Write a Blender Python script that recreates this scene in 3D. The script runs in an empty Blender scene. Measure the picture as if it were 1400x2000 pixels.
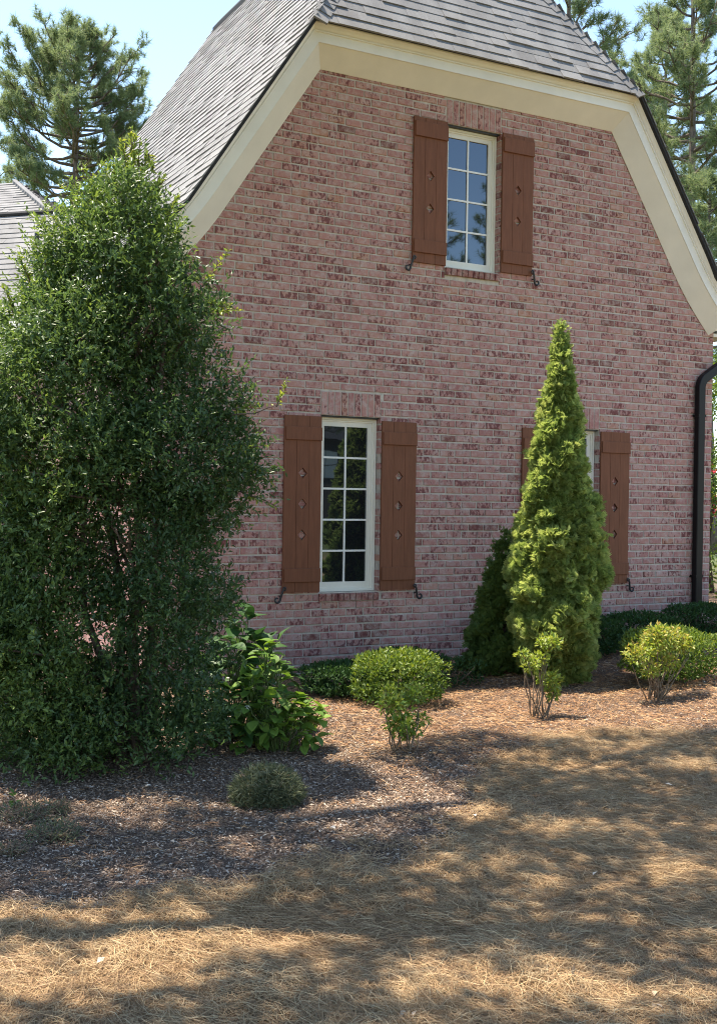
import bpy, math, random
import numpy as np
from mathutils import Vector, Matrix

random.seed(11)
rng = np.random.default_rng(11)
scene = bpy.context.scene
C = scene.collection

# ------------------------------------------------------------------ camera, light, exposure
YAW, PITCH, ROLL = 0.49752471, -0.00950286, 0.01471002
FOC, CAM = 2250.0, np.array([0.0, -10.6816, 1.79])
_cy, _sy = math.cos(YAW), math.sin(YAW)
FWD = np.array([_sy * math.cos(PITCH), _cy * math.cos(PITCH), math.sin(PITCH)])
_r0 = np.array([_cy, -_sy, 0.0]); _u0 = np.cross(_r0, FWD)
RIGHT = math.cos(ROLL) * _r0 + math.sin(ROLL) * _u0
UP = -math.sin(ROLL) * _r0 + math.cos(ROLL) * _u0
cam_data = bpy.data.cameras.new("camera")
cam = bpy.data.objects.new("camera", cam_data); C.objects.link(cam)
cam.matrix_world = Matrix(((RIGHT[0], UP[0], -FWD[0], CAM[0]), (RIGHT[1], UP[1], -FWD[1], CAM[1]),
                           (RIGHT[2], UP[2], -FWD[2], CAM[2]), (0, 0, 0, 1)))
cam_data.sensor_fit = 'VERTICAL'; cam_data.sensor_height = 36.0
cam_data.lens = 36.0 * FOC / 2000.0
cam_data.clip_start = 0.05; cam_data.clip_end = 1000.0
scene.camera = cam

SUN_SHIFT = (0.24, -0.255)                     # how far a shadow moves per metre of height
SUN_DIR = Vector((-SUN_SHIFT[0], -SUN_SHIFT[1], 1.0)).normalized()
world = bpy.data.worlds.new("World"); scene.world = world; world.use_nodes = True
wn = world.node_tree.nodes; wl = world.node_tree.links
bg = wn["Background"]
sky = wn.new("ShaderNodeTexSky"); sky.sky_type = 'NISHITA'; sky.sun_disc = False
sky.sun_elevation = math.asin(SUN_DIR.z)
sky.sun_rotation = math.atan2(SUN_DIR.x, SUN_DIR.y)
sky.air_density = 1.0; sky.dust_density = 0.0; sky.ozone_density = 2.2
wl.new(sky.outputs[0], bg.inputs[0]); bg.inputs[1].default_value = 0.135
sun_data = bpy.data.lights.new("sun", 'SUN'); sun_data.energy = 3.7; sun_data.angle = math.radians(0.53)
sun_data.color = (1.0, 0.95, 0.86)
sun = bpy.data.objects.new("sun", sun_data); C.objects.link(sun)
sun.rotation_euler = SUN_DIR.to_track_quat('Z', 'Y').to_euler(); sun.location = (-5, 5, 30)
scene.view_settings.view_transform = 'Standard'; scene.view_settings.look = 'None'
scene.view_settings.exposure = 1.66; scene.view_settings.gamma = 1.0
scene.view_settings.use_curve_mapping = False
scene.view_settings.use_white_balance = True
scene.view_settings.white_balance_temperature = 7150; scene.view_settings.white_balance_tint = 10
scene.render.engine = 'CYCLES'
scene.cycles.max_bounces = 8; scene.cycles.transparent_max_bounces = 8
scene.cycles.use_denoising = True
scene.cycles.denoiser = 'OPENIMAGEDENOISE'; scene.cycles.denoising_input_passes = 'RGB_ALBEDO_NORMAL'; scene.cycles.denoising_prefilter = 'NONE'
scene.cycles.sample_clamp_indirect = 4.0
scene.cycles.caustics_reflective = False; scene.cycles.caustics_refractive = False
scene.cycles.use_adaptive_sampling = False
scene.cycles.filter_width = 1.05

# ------------------------------------------------------------------ helpers
def at(px, py, fwd):
    return CAM + FWD * fwd + RIGHT * ((px - 700) / FOC * fwd) - UP * ((py - 1000) / FOC * fwd)
def proj(P):
    v = np.asarray(P, float) - CAM
    f = v @ FWD
    f = np.where(np.abs(f) < 1e-6, 1e-6, f)
    return 700 + FOC * (v @ RIGHT) / f, 1000 - FOC * (v @ UP) / f, f

def vnoise(x, y, sc, seed=0):
    x = np.asarray(x, float) / sc; y = np.asarray(y, float) / sc
    xi = np.floor(x).astype(np.int64); yi = np.floor(y).astype(np.int64)
    xf = x - xi; yf = y - yi
    u = xf * xf * (3 - 2 * xf); v = yf * yf * (3 - 2 * yf)
    def h(a, b):
        n = (a * 374761393 + b * 668265263 + seed * 974711) & 0x7fffffff
        n = ((n ^ (n >> 13)) * 1274126177) & 0x7fffffff
        return ((n ^ (n >> 16)) & 0xffff) / 65535.0
    return (h(xi, yi) * (1 - u) + h(xi + 1, yi) * u) * (1 - v) + (h(xi, yi + 1) * (1 - u) + h(xi + 1, yi + 1) * u) * v

def ground_z(x, y):
    x = np.asarray(x, float); y = np.asarray(y, float)
    slope = 0.065 * 0.35 * np.log1p(np.exp(np.clip((x - 5.9) / 0.35, -30, 30)))
    slope = np.minimum(slope, 0.42 + 0 * slope)
    return slope + 0.05 * (vnoise(x, y, 1.3, 3) - 0.5) + 0.03 * (vnoise(x, y, 0.45, 5) - 0.5)

def px_ground(px, py):
    d = FWD + RIGHT * ((px - 700) / FOC) - UP * ((py - 1000) / FOC)
    z = 0.0
    for _ in range(8):
        t = (z - CAM[2]) / d[2]; P = CAM + t * d
        z = float(ground_z(P[0], P[1]))
    return np.array([P[0], P[1], z])

def np_mesh(name, V, F, attrs=None, smooth=False):
    V = np.ascontiguousarray(V, dtype=np.float32); F = np.ascontiguousarray(F, dtype=np.int32)
    me = bpy.data.meshes.new(name)
    me.vertices.add(len(V)); me.vertices.foreach_set("co", V.ravel())
    k = F.shape[1]
    me.loops.add(F.size); me.loops.foreach_set("vertex_index", F.ravel())
    me.polygons.add(len(F))
    me.polygons.foreach_set("loop_start", np.arange(0, F.size, k, dtype=np.int32))
    me.polygons.foreach_set("loop_total", np.full(len(F), k, dtype=np.int32))
    if attrs:
        for a, v in attrs.items():
            at_ = me.attributes.new(a, 'FLOAT', 'POINT')
            at_.data.foreach_set("value", np.ascontiguousarray(v, dtype=np.float32))
    me.update(calc_edges=True)
    if smooth:
        me.polygons.foreach_set("use_smooth", np.ones(len(F), dtype=bool))
    return me

def link(name, me, mat=None, parent=None, loc=None):
    o = bpy.data.objects.new(name, me); C.objects.link(o)
    if mat is not None and me is not None and len(me.materials) == 0:
        me.materials.append(mat)
    if parent is not None: o.parent = parent
    if loc is not None: o.location = loc
    return o

def thing(name, label, cat, loc=(0, 0, 0), group=None):
    o = bpy.data.objects.new(name, None); C.objects.link(o)
    o.empty_display_size = 0.2; o.location = loc
    o["label"] = label; o["category"] = cat
    if group: o["group"] = group
    return o

class MB:
    """collects polygons, builds one mesh"""
    def __init__(s): s.v = []; s.f = []; s.a = []
    def poly(s, pts, rnd=0.0):
        i = len(s.v); s.v += [tuple(map(float, p)) for p in pts]; s.a += [rnd] * len(pts)
        s.f.append(tuple(range(i, i + len(pts))))
    def box(s, x0, x1, y0, y1, z0, z1, rnd=0.0, skip=()):
        i = len(s.v)
        s.v += [(x0, y0, z0), (x1, y0, z0), (x1, y1, z0), (x0, y1, z0), (x0, y0, z1), (x1, y0, z1), (x1, y1, z1), (x0, y1, z1)]
        s.a += [rnd] * 8
        fs = dict(bottom=(0, 3, 2, 1), top=(4, 5, 6, 7), front=(0, 1, 5, 4), right=(1, 2, 6, 5), back=(2, 3, 7, 6), left=(3, 0, 4, 7))
        for k, f in fs.items():
            if k not in skip: s.f.append(tuple(i + j for j in f))
    def bbox(s, x0, x1, y0, y1, z0, z1, b=0.004, rnd=0.0):
        """box whose front (y0) face has bevelled edges"""
        i = len(s.v)
        s.v += [(x0 + b, y0, z0 + b), (x1 - b, y0, z0 + b), (x1 - b, y0, z1 - b), (x0 + b, y0, z1 - b),
                (x0, y0 + b, z0), (x1, y0 + b, z0), (x1, y0 + b, z1), (x0, y0 + b, z1),
                (x0, y1, z0), (x1, y1, z0), (x1, y1, z1), (x0, y1, z1)]
        s.a += [rnd] * 12
        s.f.append((i, i + 1, i + 2, i + 3))
        for q in range(4):
            n = (q + 1) % 4
            s.f.append((i + n, i + q, i + 4 + q, i + 4 + n)); s.f.append((i + 4 + n, i + 4 + q, i + 8 + q, i + 8 + n))
        s.f.append((i + 11, i + 10, i + 9, i + 8))
    def tube(s, pts, radii, n=8, rnd=0.0, cap=True):
        pts = [Vector(p) for p in pts]
        if not hasattr(radii, '__len__'): radii = [radii] * len(pts)
        base = len(s.v); ref = None
        for k, p in enumerate(pts):
            t = (pts[min(k + 1, len(pts) - 1)] - pts[max(k - 1, 0)]).normalized()
            if ref is None:
                ref = Vector((1, 0, 0)) if abs(t.x) < 0.8 else Vector((0, 1, 0))
            u = (ref - t * ref.dot(t)).normalized(); w = t.cross(u); ref = u
            for j in range(n):
                a = 2 * math.pi * j / n
                s.v.append(tuple(p + (u * math.cos(a) + w * math.sin(a)) * radii[k])); s.a.append(rnd)
        for k in range(len(pts) - 1):
            for j in range(n):
                a = base + k * n + j; b = base + k * n + (j + 1) % n
                s.f.append((a, b, b + n, a + n))
        if cap:
            s.f.append(tuple(base + j for j in range(n))[::-1])
            s.f.append(tuple(base + (len(pts) - 1) * n + j for j in range(n)))
    def mesh(s, name, smooth=False):
        me = bpy.data.meshes.new(name); me.from_pydata(s.v, [], s.f)
        a = me.attributes.new("rnd", 'FLOAT', 'POINT'); a.data.foreach_set("value", s.a)
        me.update()
        if smooth: me.polygons.foreach_set("use_smooth", [True] * len(me.polygons))
        return me
    def build(s, name, mat, parent=None, smooth=False, loc=None):
        return link(name, s.mesh(name, smooth), mat, parent, loc)

# ------------------------------------------------------------------ materials
def new_mat(name):
    m = bpy.data.materials.new(name); m.use_nodes = True
    nt = m.node_tree; return m, nt, nt.nodes, nt.links, nt.nodes["Principled BSDF"]
def node(ns, t, **kw):
    n = ns.new(t)
    for k, v in kw.items(): setattr(n, k, v)
    return n
def ramp(ns, stops, interp='LINEAR'):
    n = ns.new("ShaderNodeValToRGB"); cr = n.color_ramp; cr.interpolation = interp
    while len(cr.elements) < len(stops): cr.elements.new(0.5)
    for e, (p, c) in zip(cr.elements, stops):
        e.position = p; e.color = (c[0], c[1], c[2], 1)
    return n
def noise(ns, ls, vec, scale, detail=3, rough=0.55, mapping=None):
    n = ns.new("ShaderNodeTexNoise"); n.inputs["Scale"].default_value = scale
    n.inputs["Detail"].default_value = detail; n.inputs["Roughness"].default_value = rough
    if mapping:
        mp = ns.new("ShaderNodeMapping"); mp.inputs["Scale"].default_value = mapping
        ls.new(vec, mp.inputs["Vector"]); vec = mp.outputs[0]
    ls.new(vec, n.inputs["Vector"]); return n
def mixc(ns, ls, fac, a, b, mode='MIX'):
    n = ns.new("ShaderNodeMix"); n.data_type = 'RGBA'; n.blend_type = mode
    for s_, v in ((n.inputs[0], fac), (n.inputs[6], a), (n.inputs[7], b)):
        if hasattr(v, 'is_linked') or hasattr(v, 'links'): ls.new(v, s_)
        elif isinstance(v, (int, float)): s_.default_value = v
        else: s_.default_value = (v[0], v[1], v[2], 1)
    return n.outputs[2]
def math_n(ns, ls, op, a, b=0.0, c=None):
    n = ns.new("ShaderNodeMath"); n.operation = op
    for s_, v in zip(n.inputs, (a, b, c)):
        if v is None: continue
        if hasattr(v, 'links'): ls.new(v, s_)
        else: s_.default_value = v
    return n.outputs[0]
def maprange(ns, ls, v, a, b, c=0.0, d=1.0):
    n = ns.new("ShaderNodeMapRange")
    ls.new(v, n.inputs[0])
    for i, q in zip((1, 2, 3, 4), (a, b, c, d)): n.inputs[i].default_value = q
    return n.outputs[0]
def rnd_value(ns, ls):
    a = node(ns, "ShaderNodeAttribute", attribute_name="rnd"); oi = ns.new("ShaderNodeObjectInfo")
    return math_n(ns, ls, 'FRACT', math_n(ns, ls, 'ADD', a.outputs["Fac"], oi.outputs["Random"]))
def bump(ns, ls, bsdf, h, strength=0.3, dist=0.01):
    b = ns.new("ShaderNodeBump"); b.inputs["Strength"].default_value = strength; b.inputs["Distance"].default_value = dist
    ls.new(h, b.inputs["Height"]); ls.new(b.outputs[0], bsdf.inputs["Normal"])

def brick_material(name, dark=False):
    m, nt, ns, ls, bs = new_mat(name)
    pos = ns.new("ShaderNodeNewGeometry").outputs["Position"]
    r = rnd_value(ns, ls)
    if dark:
        rp = ramp(ns, [(0, (0.16, 0.055, 0.05)), (0.5, (0.23, 0.085, 0.075)), (1, (0.30, 0.12, 0.10))])
    else:
        rp = ramp(ns, [(0, (0.15, 0.05, 0.045)), (0.03, (0.17, 0.06, 0.052)), (0.045, (0.34, 0.145, 0.132)), (0.3, (0.39, 0.180, 0.162)),
                       (0.55, (0.43, 0.212, 0.180)), (0.75, (0.36, 0.155, 0.145)), (0.88, (0.45, 0.242, 0.215)), (0.95, (0.42, 0.215, 0.172)), (1, (0.40, 0.185, 0.120))])
    ls.new(r, rp.inputs[0])
    # soft clay mottling
    n1 = noise(ns, ls, pos, 22, 4, 0.6)
    col = mixc(ns, ls, maprange(ns, ls, n1.outputs["Fac"], 0.35, 0.7), rp.outputs[0], (0.50, 0.29, 0.225), 'MIX')
    m1 = col.node; m1.inputs[0].links[0].from_node.inputs[4].default_value = 0.45
    # pale lime wash left from tumbling
    n2 = noise(ns, ls, pos, 13, 6, 0.75)
    col = mixc(ns, ls, maprange(ns, ls, n2.outputs["Fac"], 0.45, 0.68, 0, 0.75), col, (0.50, 0.42, 0.375))
    # dark maroon burnt flashes, upright streaks, stronger on some bricks
    r2 = math_n(ns, ls, 'FRACT', math_n(ns, ls, 'MULTIPLY', r, 37.7))
    n3 = noise(ns, ls, pos, 1.0, 3, 0.6, mapping=(36, 36, 23))
    n4 = noise(ns, ls, pos, 5.0, 2, 0.5)
    s3 = math_n(ns, ls, 'ADD', n3.outputs["Fac"], math_n(ns, ls, 'MULTIPLY', math_n(ns, ls, 'SUBTRACT', r2, 0.62), 0.22))
    s3 = math_n(ns, ls, 'ADD', s3, math_n(ns, ls, 'MULTIPLY', math_n(ns, ls, 'SUBTRACT', n4.outputs["Fac"], 0.5), 0.25))
    col = mixc(ns, ls, maprange(ns, ls, s3, 0.535, 0.64, 0, 0.85), col, (0.150, 0.045, 0.045))
    ls.new(col, bs.inputs["Base Color"]); bs.inputs["Roughness"].default_value = 0.92
    bs.inputs["Specular IOR Level"].default_value = 0.25
    n5 = noise(ns, ls, pos, 130, 4, 0.7)
    bump(ns, ls, bs, n5.outputs["Fac"], 0.7, 0.005)
    return m
M = {}
M['brick'] = brick_material("brick"); M['sill'] = brick_material("brick_sill", True)

def simple(name, col, rough=0.6, var=0.12, scale=8, spec=0.4, bumps=0.15, bscale=60, mapping=None):
    m, nt, ns, ls, bs = new_mat(name)
    pos = ns.new("ShaderNodeNewGeometry").outputs["Position"]
    n1 = noise(ns, ls, pos, scale, 5, 0.6, mapping=mapping)
    c0 = tuple(c * (1 - var) for c in col); c1 = tuple(min(1, c * (1 + var)) for c in col)
    rp = ramp(ns, [(0.3, c0), (0.7, c1)]); ls.new(n1.outputs["Fac"], rp.inputs[0])
    ls.new(rp.outputs[0], bs.inputs["Base Color"])
    bs.inputs["Roughness"].default_value = rough; bs.inputs["Specular IOR Level"].default_value = spec
    if bumps:
        n2 = noise(ns, ls, pos, bscale, 3, 0.6, mapping=mapping)
        bump(ns, ls, bs, n2.outputs["Fac"], bumps, 0.004)
    return m
M['mortar'] = simple("mortar", (0.49, 0.44, 0.375), 0.95, 0.22, 14, 0.2, 0.6, 90)
M['cream'] = simple("cream_paint", (0.79, 0.77, 0.70), 0.5, 0.05, 3, 0.4, 0.08, 30)
M['soffit'] = simple("bounce_tan_stucco", (0.74, 0.69, 0.59), 0.8, 0.05, 3, 0.3, 0.2, 60)  # tanner than the trim: warm bounce off the straw put into the colour
M['frame'] = simple("window_paint", (0.76, 0.73, 0.64), 0.4, 0.04, 4, 0.45, 0)
M['muntin'] = simple("muntin_white", (0.80, 0.79, 0.74), 0.35, 0.03, 4, 0.45, 0)
M['shutter'] = simple("shutter_paint", (0.180, 0.068, 0.035), 0.6, 0.16, 6, 0.22, 0.25, 40, mapping=(6, 6, 0.7))
M['iron'] = simple("black_iron", (0.018, 0.018, 0.020), 0.45, 0.3, 20, 0.5, 0.2, 80)
M['bronze'] = simple("dark_bronze_metal", (0.008, 0.007, 0.008), 0.4, 0.2, 5, 0.2, 0)
M['dark_edge'] = simple("roof_edge", (0.03, 0.03, 0.032), 0.8, 0.3, 20, 0.3, 0)  # near-black; along the rakes it also paints the shadow under the shingle edge
M['bark'] = simple("bark", (0.115, 0.085, 0.065), 0.95, 0.5, 9, 0.2, 0.9, 22, mapping=(3, 3, 0.7))
M['pine_bark'] = simple("pine_bark", (0.16, 0.125, 0.105), 0.95, 0.5, 6, 0.2, 0.9, 14, mapping=(2.2, 2.2, 0.6))
M['twig'] = simple("twig_bark", (0.17, 0.125, 0.085), 0.9, 0.4, 20, 0.2, 0)
M['white_siding'] = simple("white_siding", (0.72, 0.71, 0.68), 0.6, 0.06, 2, 0.3, 0)
M['shaded_siding'] = simple("shaded_siding", (0.05, 0.045, 0.04), 0.7, 0.2, 2, 0.3, 0)  # house wall standing in shade, the shade put into its colour
M['green_stem'] = simple("green_stem", (0.085, 0.125, 0.035), 0.7, 0.3, 20, 0.3, 0)
M['flower'] = simple("flower_pale", (0.75, 0.76, 0.60), 0.8, 0.1, 30, 0.2, 0)
M['red_flower'] = simple("red_flower", (0.55, 0.04, 0.06), 0.7, 0.3, 30, 0.2, 0)

# glass
m, nt, ns, ls, bs = new_mat("window_glass")
bs.inputs["Base Color"].default_value = (0.012, 0.013, 0.015, 1); bs.inputs["Roughness"].default_value = 0.015
bs.inputs["IOR"].default_value = 2.1; bs.inputs["Specular Tint"].default_value = (0.72, 0.86, 1.0, 1)
pos = ns.new("ShaderNodeNewGeometry").outputs["Position"]
n1 = noise(ns, ls, pos, 2.2, 2); bump(ns, ls, bs, n1.outputs["Fac"], 0.05, 0.01)
M['glass'] = m

# shingles
m, nt, ns, ls, bs = new_mat("asphalt_shingle")
pos = ns.new("ShaderNodeNewGeometry").outputs["Position"]; r = rnd_value(ns, ls)
rp = ramp(ns, [(0, (0.165, 0.158, 0.155)), (0.35, (0.195, 0.188, 0.184)), (0.7, (0.22, 0.212, 0.207)), (1, (0.255, 0.246, 0.24))]); ls.new(r, rp.inputs[0])
n1 = noise(ns, ls, pos, 260, 2, 0.7)
col = mixc(ns, ls, 0.55, rp.outputs[0], ramp(ns, [(0.3, (0.07, 0.07, 0.07)), (0.7, (0.42, 0.41, 0.40))]).outputs[0])
ls.new(n1.outputs["Fac"], col.node.inputs[7].links[0].from_node.inputs[0])
n2 = noise(ns, ls, pos, 1.0, 4, 0.6, mapping=(2.6, 1.2, 0.7))
col = mixc(ns, ls, maprange(ns, ls, n2.outputs["Fac"], 0.45, 0.72, 0, 0.55), col, (0.095, 0.088, 0.088))
ls.new(col, bs.inputs["Base Color"]); bs.inputs["Roughness"].default_value = 0.88; bs.inputs["Specular IOR Level"].default_value = 0.3
bump(ns, ls, bs, n1.outputs["Fac"], 0.5, 0.004)
M['shingle'] = m

def leaf_material(name, stops, rough=0.4, transl=0.3, spec=0.45, tcol=None):
    m, nt, ns, ls, bs = new_mat(name)
    r = rnd_value(ns, ls); pos = ns.new("ShaderNodeNewGeometry").outputs["Position"]
    rp = ramp(ns, stops); ls.new(r, rp.inputs[0])
    n1 = noise(ns, ls, pos, 35, 2)
    col = mixc(ns, ls, math_n(ns, ls, 'MULTIPLY', n1.outputs["Fac"], 0.35), rp.outputs[0], tuple(c * 0.6 for c in stops[0][1]))
    ls.new(col, bs.inputs["Base Color"]); bs.inputs["Roughness"].default_value = rough
    bs.inputs["Specular IOR Level"].default_value = spec
    tr = ns.new("ShaderNodeBsdfTranslucent")
    hs = ns.new("ShaderNodeHueSaturation"); hs.inputs["Hue"].default_value = 0.485; hs.inputs["Saturation"].default_value = 1.1
    hs.inputs["Value"].default_value = 1.7; ls.new(col, hs.inputs["Color"]); ls.new(hs.outputs[0], tr.inputs["Color"])
    mx = ns.new("ShaderNodeMixShader"); mx.inputs[0].default_value = transl
    ls.new(bs.outputs[0], mx.inputs[1]); ls.new(tr.outputs[0], mx.inputs[2])
    ls.new(mx.outputs[0], ns["Material Output"].inputs["Surface"])
    return m
# higher rnd is paler: young growth on some, painted sunlit side on the evergreen
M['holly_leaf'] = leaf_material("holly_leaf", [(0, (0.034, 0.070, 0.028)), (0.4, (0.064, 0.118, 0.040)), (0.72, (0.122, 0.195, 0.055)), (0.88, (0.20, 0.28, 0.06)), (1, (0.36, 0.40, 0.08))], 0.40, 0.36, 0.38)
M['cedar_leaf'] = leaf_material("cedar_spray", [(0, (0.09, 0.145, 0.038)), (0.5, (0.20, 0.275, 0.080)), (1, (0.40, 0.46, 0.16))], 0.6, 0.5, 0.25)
M['cedar_shaded'] = leaf_material("cedar_spray_shaded", [(0, (0.06, 0.11, 0.03)), (1, (0.12, 0.18, 0.045))], 0.6, 0.35, 0.25)  # darker copy of the spray, shade behind the tall tree put into it
M['shrub_leaf'] = leaf_material("shrub_leaf", [(0, (0.045, 0.10, 0.022)), (0.5, (0.11, 0.18, 0.030)), (1, (0.24, 0.29, 0.05))], 0.45, 0.32, 0.3)
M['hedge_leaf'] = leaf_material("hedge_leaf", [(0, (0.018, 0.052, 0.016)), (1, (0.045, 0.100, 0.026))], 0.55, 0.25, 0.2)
M['hydrangea_leaf'] = leaf_material("hydrangea_leaf", [(0, (0.085, 0.17, 0.03)), (0.6, (0.145, 0.255, 0.042)), (1, (0.21, 0.33, 0.06))], 0.55, 0.3, 0.3)
M['hydrangea_shaded'] = leaf_material("hydrangea_leaf_shaded", [(0, (0.030, 0.085, 0.024)), (1, (0.06, 0.13, 0.03))], 0.5, 0.25, 0.35)  # back plant's leaf with its shade in the colour; front leaf is lightened
M['nandina_leaf'] = leaf_material("nandina_leaf", [(0, (0.08, 0.16, 0.03)), (0.5, (0.19, 0.29, 0.05)), (0.75, (0.32, 0.37, 0.07)), (0.92, (0.46, 0.37, 0.10)), (1, (0.45, 0.22, 0.09))], 0.45, 0.35, 0.4)
M['grey_herb'] = leaf_material("grey_herb", [(0, (0.055, 0.075, 0.038)), (0.6, (0.13, 0.145, 0.080)), (1, (0.28, 0.27, 0.19))], 0.7, 0.2, 0.2)
M['needle_green'] = leaf_material("pine_needle", [(0, (0.10, 0.14, 0.07)), (0.5, (0.17, 0.225, 0.11)), (1, (0.27, 0.32, 0.14))], 0.5, 0.45, 0.4)
M['oak_leaf'] = leaf_material("oak_leaf", [(0, (0.04, 0.08, 0.025)), (1, (0.09, 0.13, 0.035))], 0.45, 0.12, 0.4)

def litter_material(name, stops, rough=0.8):
    m, nt, ns, ls, bs = new_mat(name)
    r = rnd_value(ns, ls); rp = ramp(ns, stops); ls.new(r, rp.inputs[0])
    ls.new(rp.outputs[0], bs.inputs["Base Color"]); bs.inputs["Roughness"].default_value = rough
    bs.inputs["Specular IOR Level"].default_value = 0.3
    return m
M['straw'] = litter_material("pine_straw", [(0, (0.15, 0.082, 0.042)), (0.3, (0.30, 0.18, 0.088)), (0.65, (0.42, 0.27, 0.135)), (1, (0.56, 0.42, 0.24))], 0.6)
M['red_straw'] = litter_material("red_straw", [(0, (0.17, 0.075, 0.035)), (0.4, (0.35, 0.175, 0.08)), (0.75, (0.48, 0.27, 0.125)), (1, (0.58, 0.39, 0.21))], 0.7)
M['mulch'] = litter_material("bark_mulch", [(0, (0.085, 0.055, 0.038)), (0.35, (0.19, 0.13, 0.088)), (0.65, (0.33, 0.225, 0.155)), (0.85, (0.40, 0.32, 0.25)), (1, (0.54, 0.46, 0.37))], 0.85)
M['dry_leaf'] = litter_material("dry_leaf", [(0, (0.42, 0.30, 0.19)), (1, (0.66, 0.58, 0.48))], 0.8)

# ground: needle litter / bark litter / loam, split by the bed mask stored on the mesh
m, nt, ns, ls, bs = new_mat("garden_ground")
pos = ns.new("ShaderNodeNewGeometry").outputs["Position"]
bed = node(ns, "ShaderNodeAttribute", attribute_name="bed").outputs["Fac"]
far = node(ns, "ShaderNodeAttribute", attribute_name="lawn").outputs["Fac"]
n1 = noise(ns, ls, pos, 55, 5, 0.7); n2 = noise(ns, ls, pos, 1.4, 3)
straw = ramp(ns, [(0.3, (0.15, 0.095, 0.05)), (0.5, (0.30, 0.20, 0.105)), (0.75, (0.44, 0.315, 0.17))]); ls.new(n1.outputs["Fac"], straw.inputs[0])
mul = ramp(ns, [(0.3, (0.075, 0.052, 0.040)), (0.55, (0.17, 0.115, 0.085)), (0.78, (0.29, 0.20, 0.15))]); ls.new(n1.outputs["Fac"], mul.inputs[0])
col = mixc(ns, ls, bed, straw.outputs[0], mul.outputs[0])
gr_ = ramp(ns, [(0.3, (0.05, 0.075, 0.022)), (0.7, (0.13, 0.135, 0.05))]); ls.new(n2.outputs["Fac"], gr_.inputs[0])
col = mixc(ns, ls, far, col, gr_.outputs[0])
ls.new(col, bs.inputs["Base Color"]); bs.inputs["Roughness"].default_value = 0.95; bs.inputs["Specular IOR Level"].default_value = 0.2
bump(ns, ls, bs, n1.outputs["Fac"], 0.9, 0.02)
M['ground'] = m

# ------------------------------------------------------------------ ground
BED_EDGE = [px_ground(*p) for p in ((-260, 1800), (0, 1772), (150, 1768), (300, 1755), (450, 1735), (600, 1712), (740, 1690), (850, 1655), (905, 1600), (960, 1540), (1000, 1480), (1080, 1440), (1230, 1425), (1400, 1432), (1560, 1435))]
EDGE_X = np.array([p[0] for p in BED_EDGE]); EDGE_Y = np.array([p[1] for p in BED_EDGE])
def in_bed(x, y):
    ye = np.interp(x, EDGE_X, EDGE_Y)
    return np.clip((y - ye + 0.35 * (vnoise(x, y, 0.5, 9) - 0.5) + 0.16 * (vnoise(x, y, 0.16, 8) - 0.5)) / 0.16 + 0.5, 0, 1)
xs = np.concatenate([np.array([-250, -150, -90, -60, -40, -28, -20, -14, -10, -7, -5, -3.5, -2.5]), np.arange(-2, 13.01, 0.08), np.array([13.5, 14.5, 16, 18, 21, 25, 30, 38, 48, 65, 90, 150, 250])])
ys = np.concatenate([np.array([-250, -150, -90, -65, -48, -36, -28, -22, -18, -15, -13, -12, -11]), np.arange(-10.4, 1.01, 0.08), np.array([1.5, 2.5, 4, 6, 9, 12, 16, 20, 25, 32, 42, 60, 90, 150, 250])])
gx, gy = np.meshgrid(xs, ys)
gz = ground_z(gx, gy)
lawn = np.clip((np.maximum(np.maximum(-1.5 - gx, gx - 13.5), np.maximum(-10.5 - gy, gy - 3)) - 0.5) / 6, 0, 1)
nx, ny = len(xs), len(ys)
idx = np.arange(nx * ny).reshape(ny, nx)
F = np.stack([idx[:-1, :-1], idx[:-1, 1:], idx[1:, 1:], idx[1:, :-1]], -1).reshape(-1, 4)
gme = np_mesh("ground", np.stack([gx, gy, gz], -1).reshape(-1, 3), F, {"bed": in_bed(gx, gy).ravel(), "lawn": lawn.ravel()}, True)
ground = link("ground", gme, M['ground']); ground["kind"] = "structure"

# ------------------------------------------------------------------ the house
house = thing("brick_house", "pink brick house gable with cream rakes, clipped grey shingle roof and brown shutters", "house", (7.2, 0, 0))
house_m = house.matrix_world.copy()
HX = -7.2
class HB(MB):
    """mesh builder whose coordinates are world ones, stored relative to the house"""
    def put(s, name, mat, parent=None, smooth=False):
        s.v = [(x + HX, y, z) for x, y, z in s.v]
        return s.build(name, mat, parent or house, smooth)

P0, P1, P2, P3, P4, P5 = (3.64, 3.95), (4.05, 4.39), (5.263, 6.235), (9.140, 6.235), (10.345, 4.39), (10.76, 3.945)
OUT = [P0, P1, P2, P3, P4, P5]
WX0, WX1, DEPTH = 3.55, 10.85, 7.8
MODZ, MODX, BL, BH = 0.0813, 0.2032, 0.1915, 0.0685
def outline_z(x):
    return float(np.interp(x, [WX0, P0[0], P1[0], P2[0], P3[0], P4[0], P5[0], WX1], [3.86, 3.95, 4.39, 6.235, 6.235, 4.39, 3.945, 3.86]))
OPEN = [dict(x0=5.343, x1=6.046, z0=0.835, z1=2.678, rows=5), dict(x0=6.828, x1=7.545, z0=4.372, z1=5.938, rows=4), dict(x0=8.318, x1=9.027, z0=0.85, z1=2.678, rows=5)]

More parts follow.
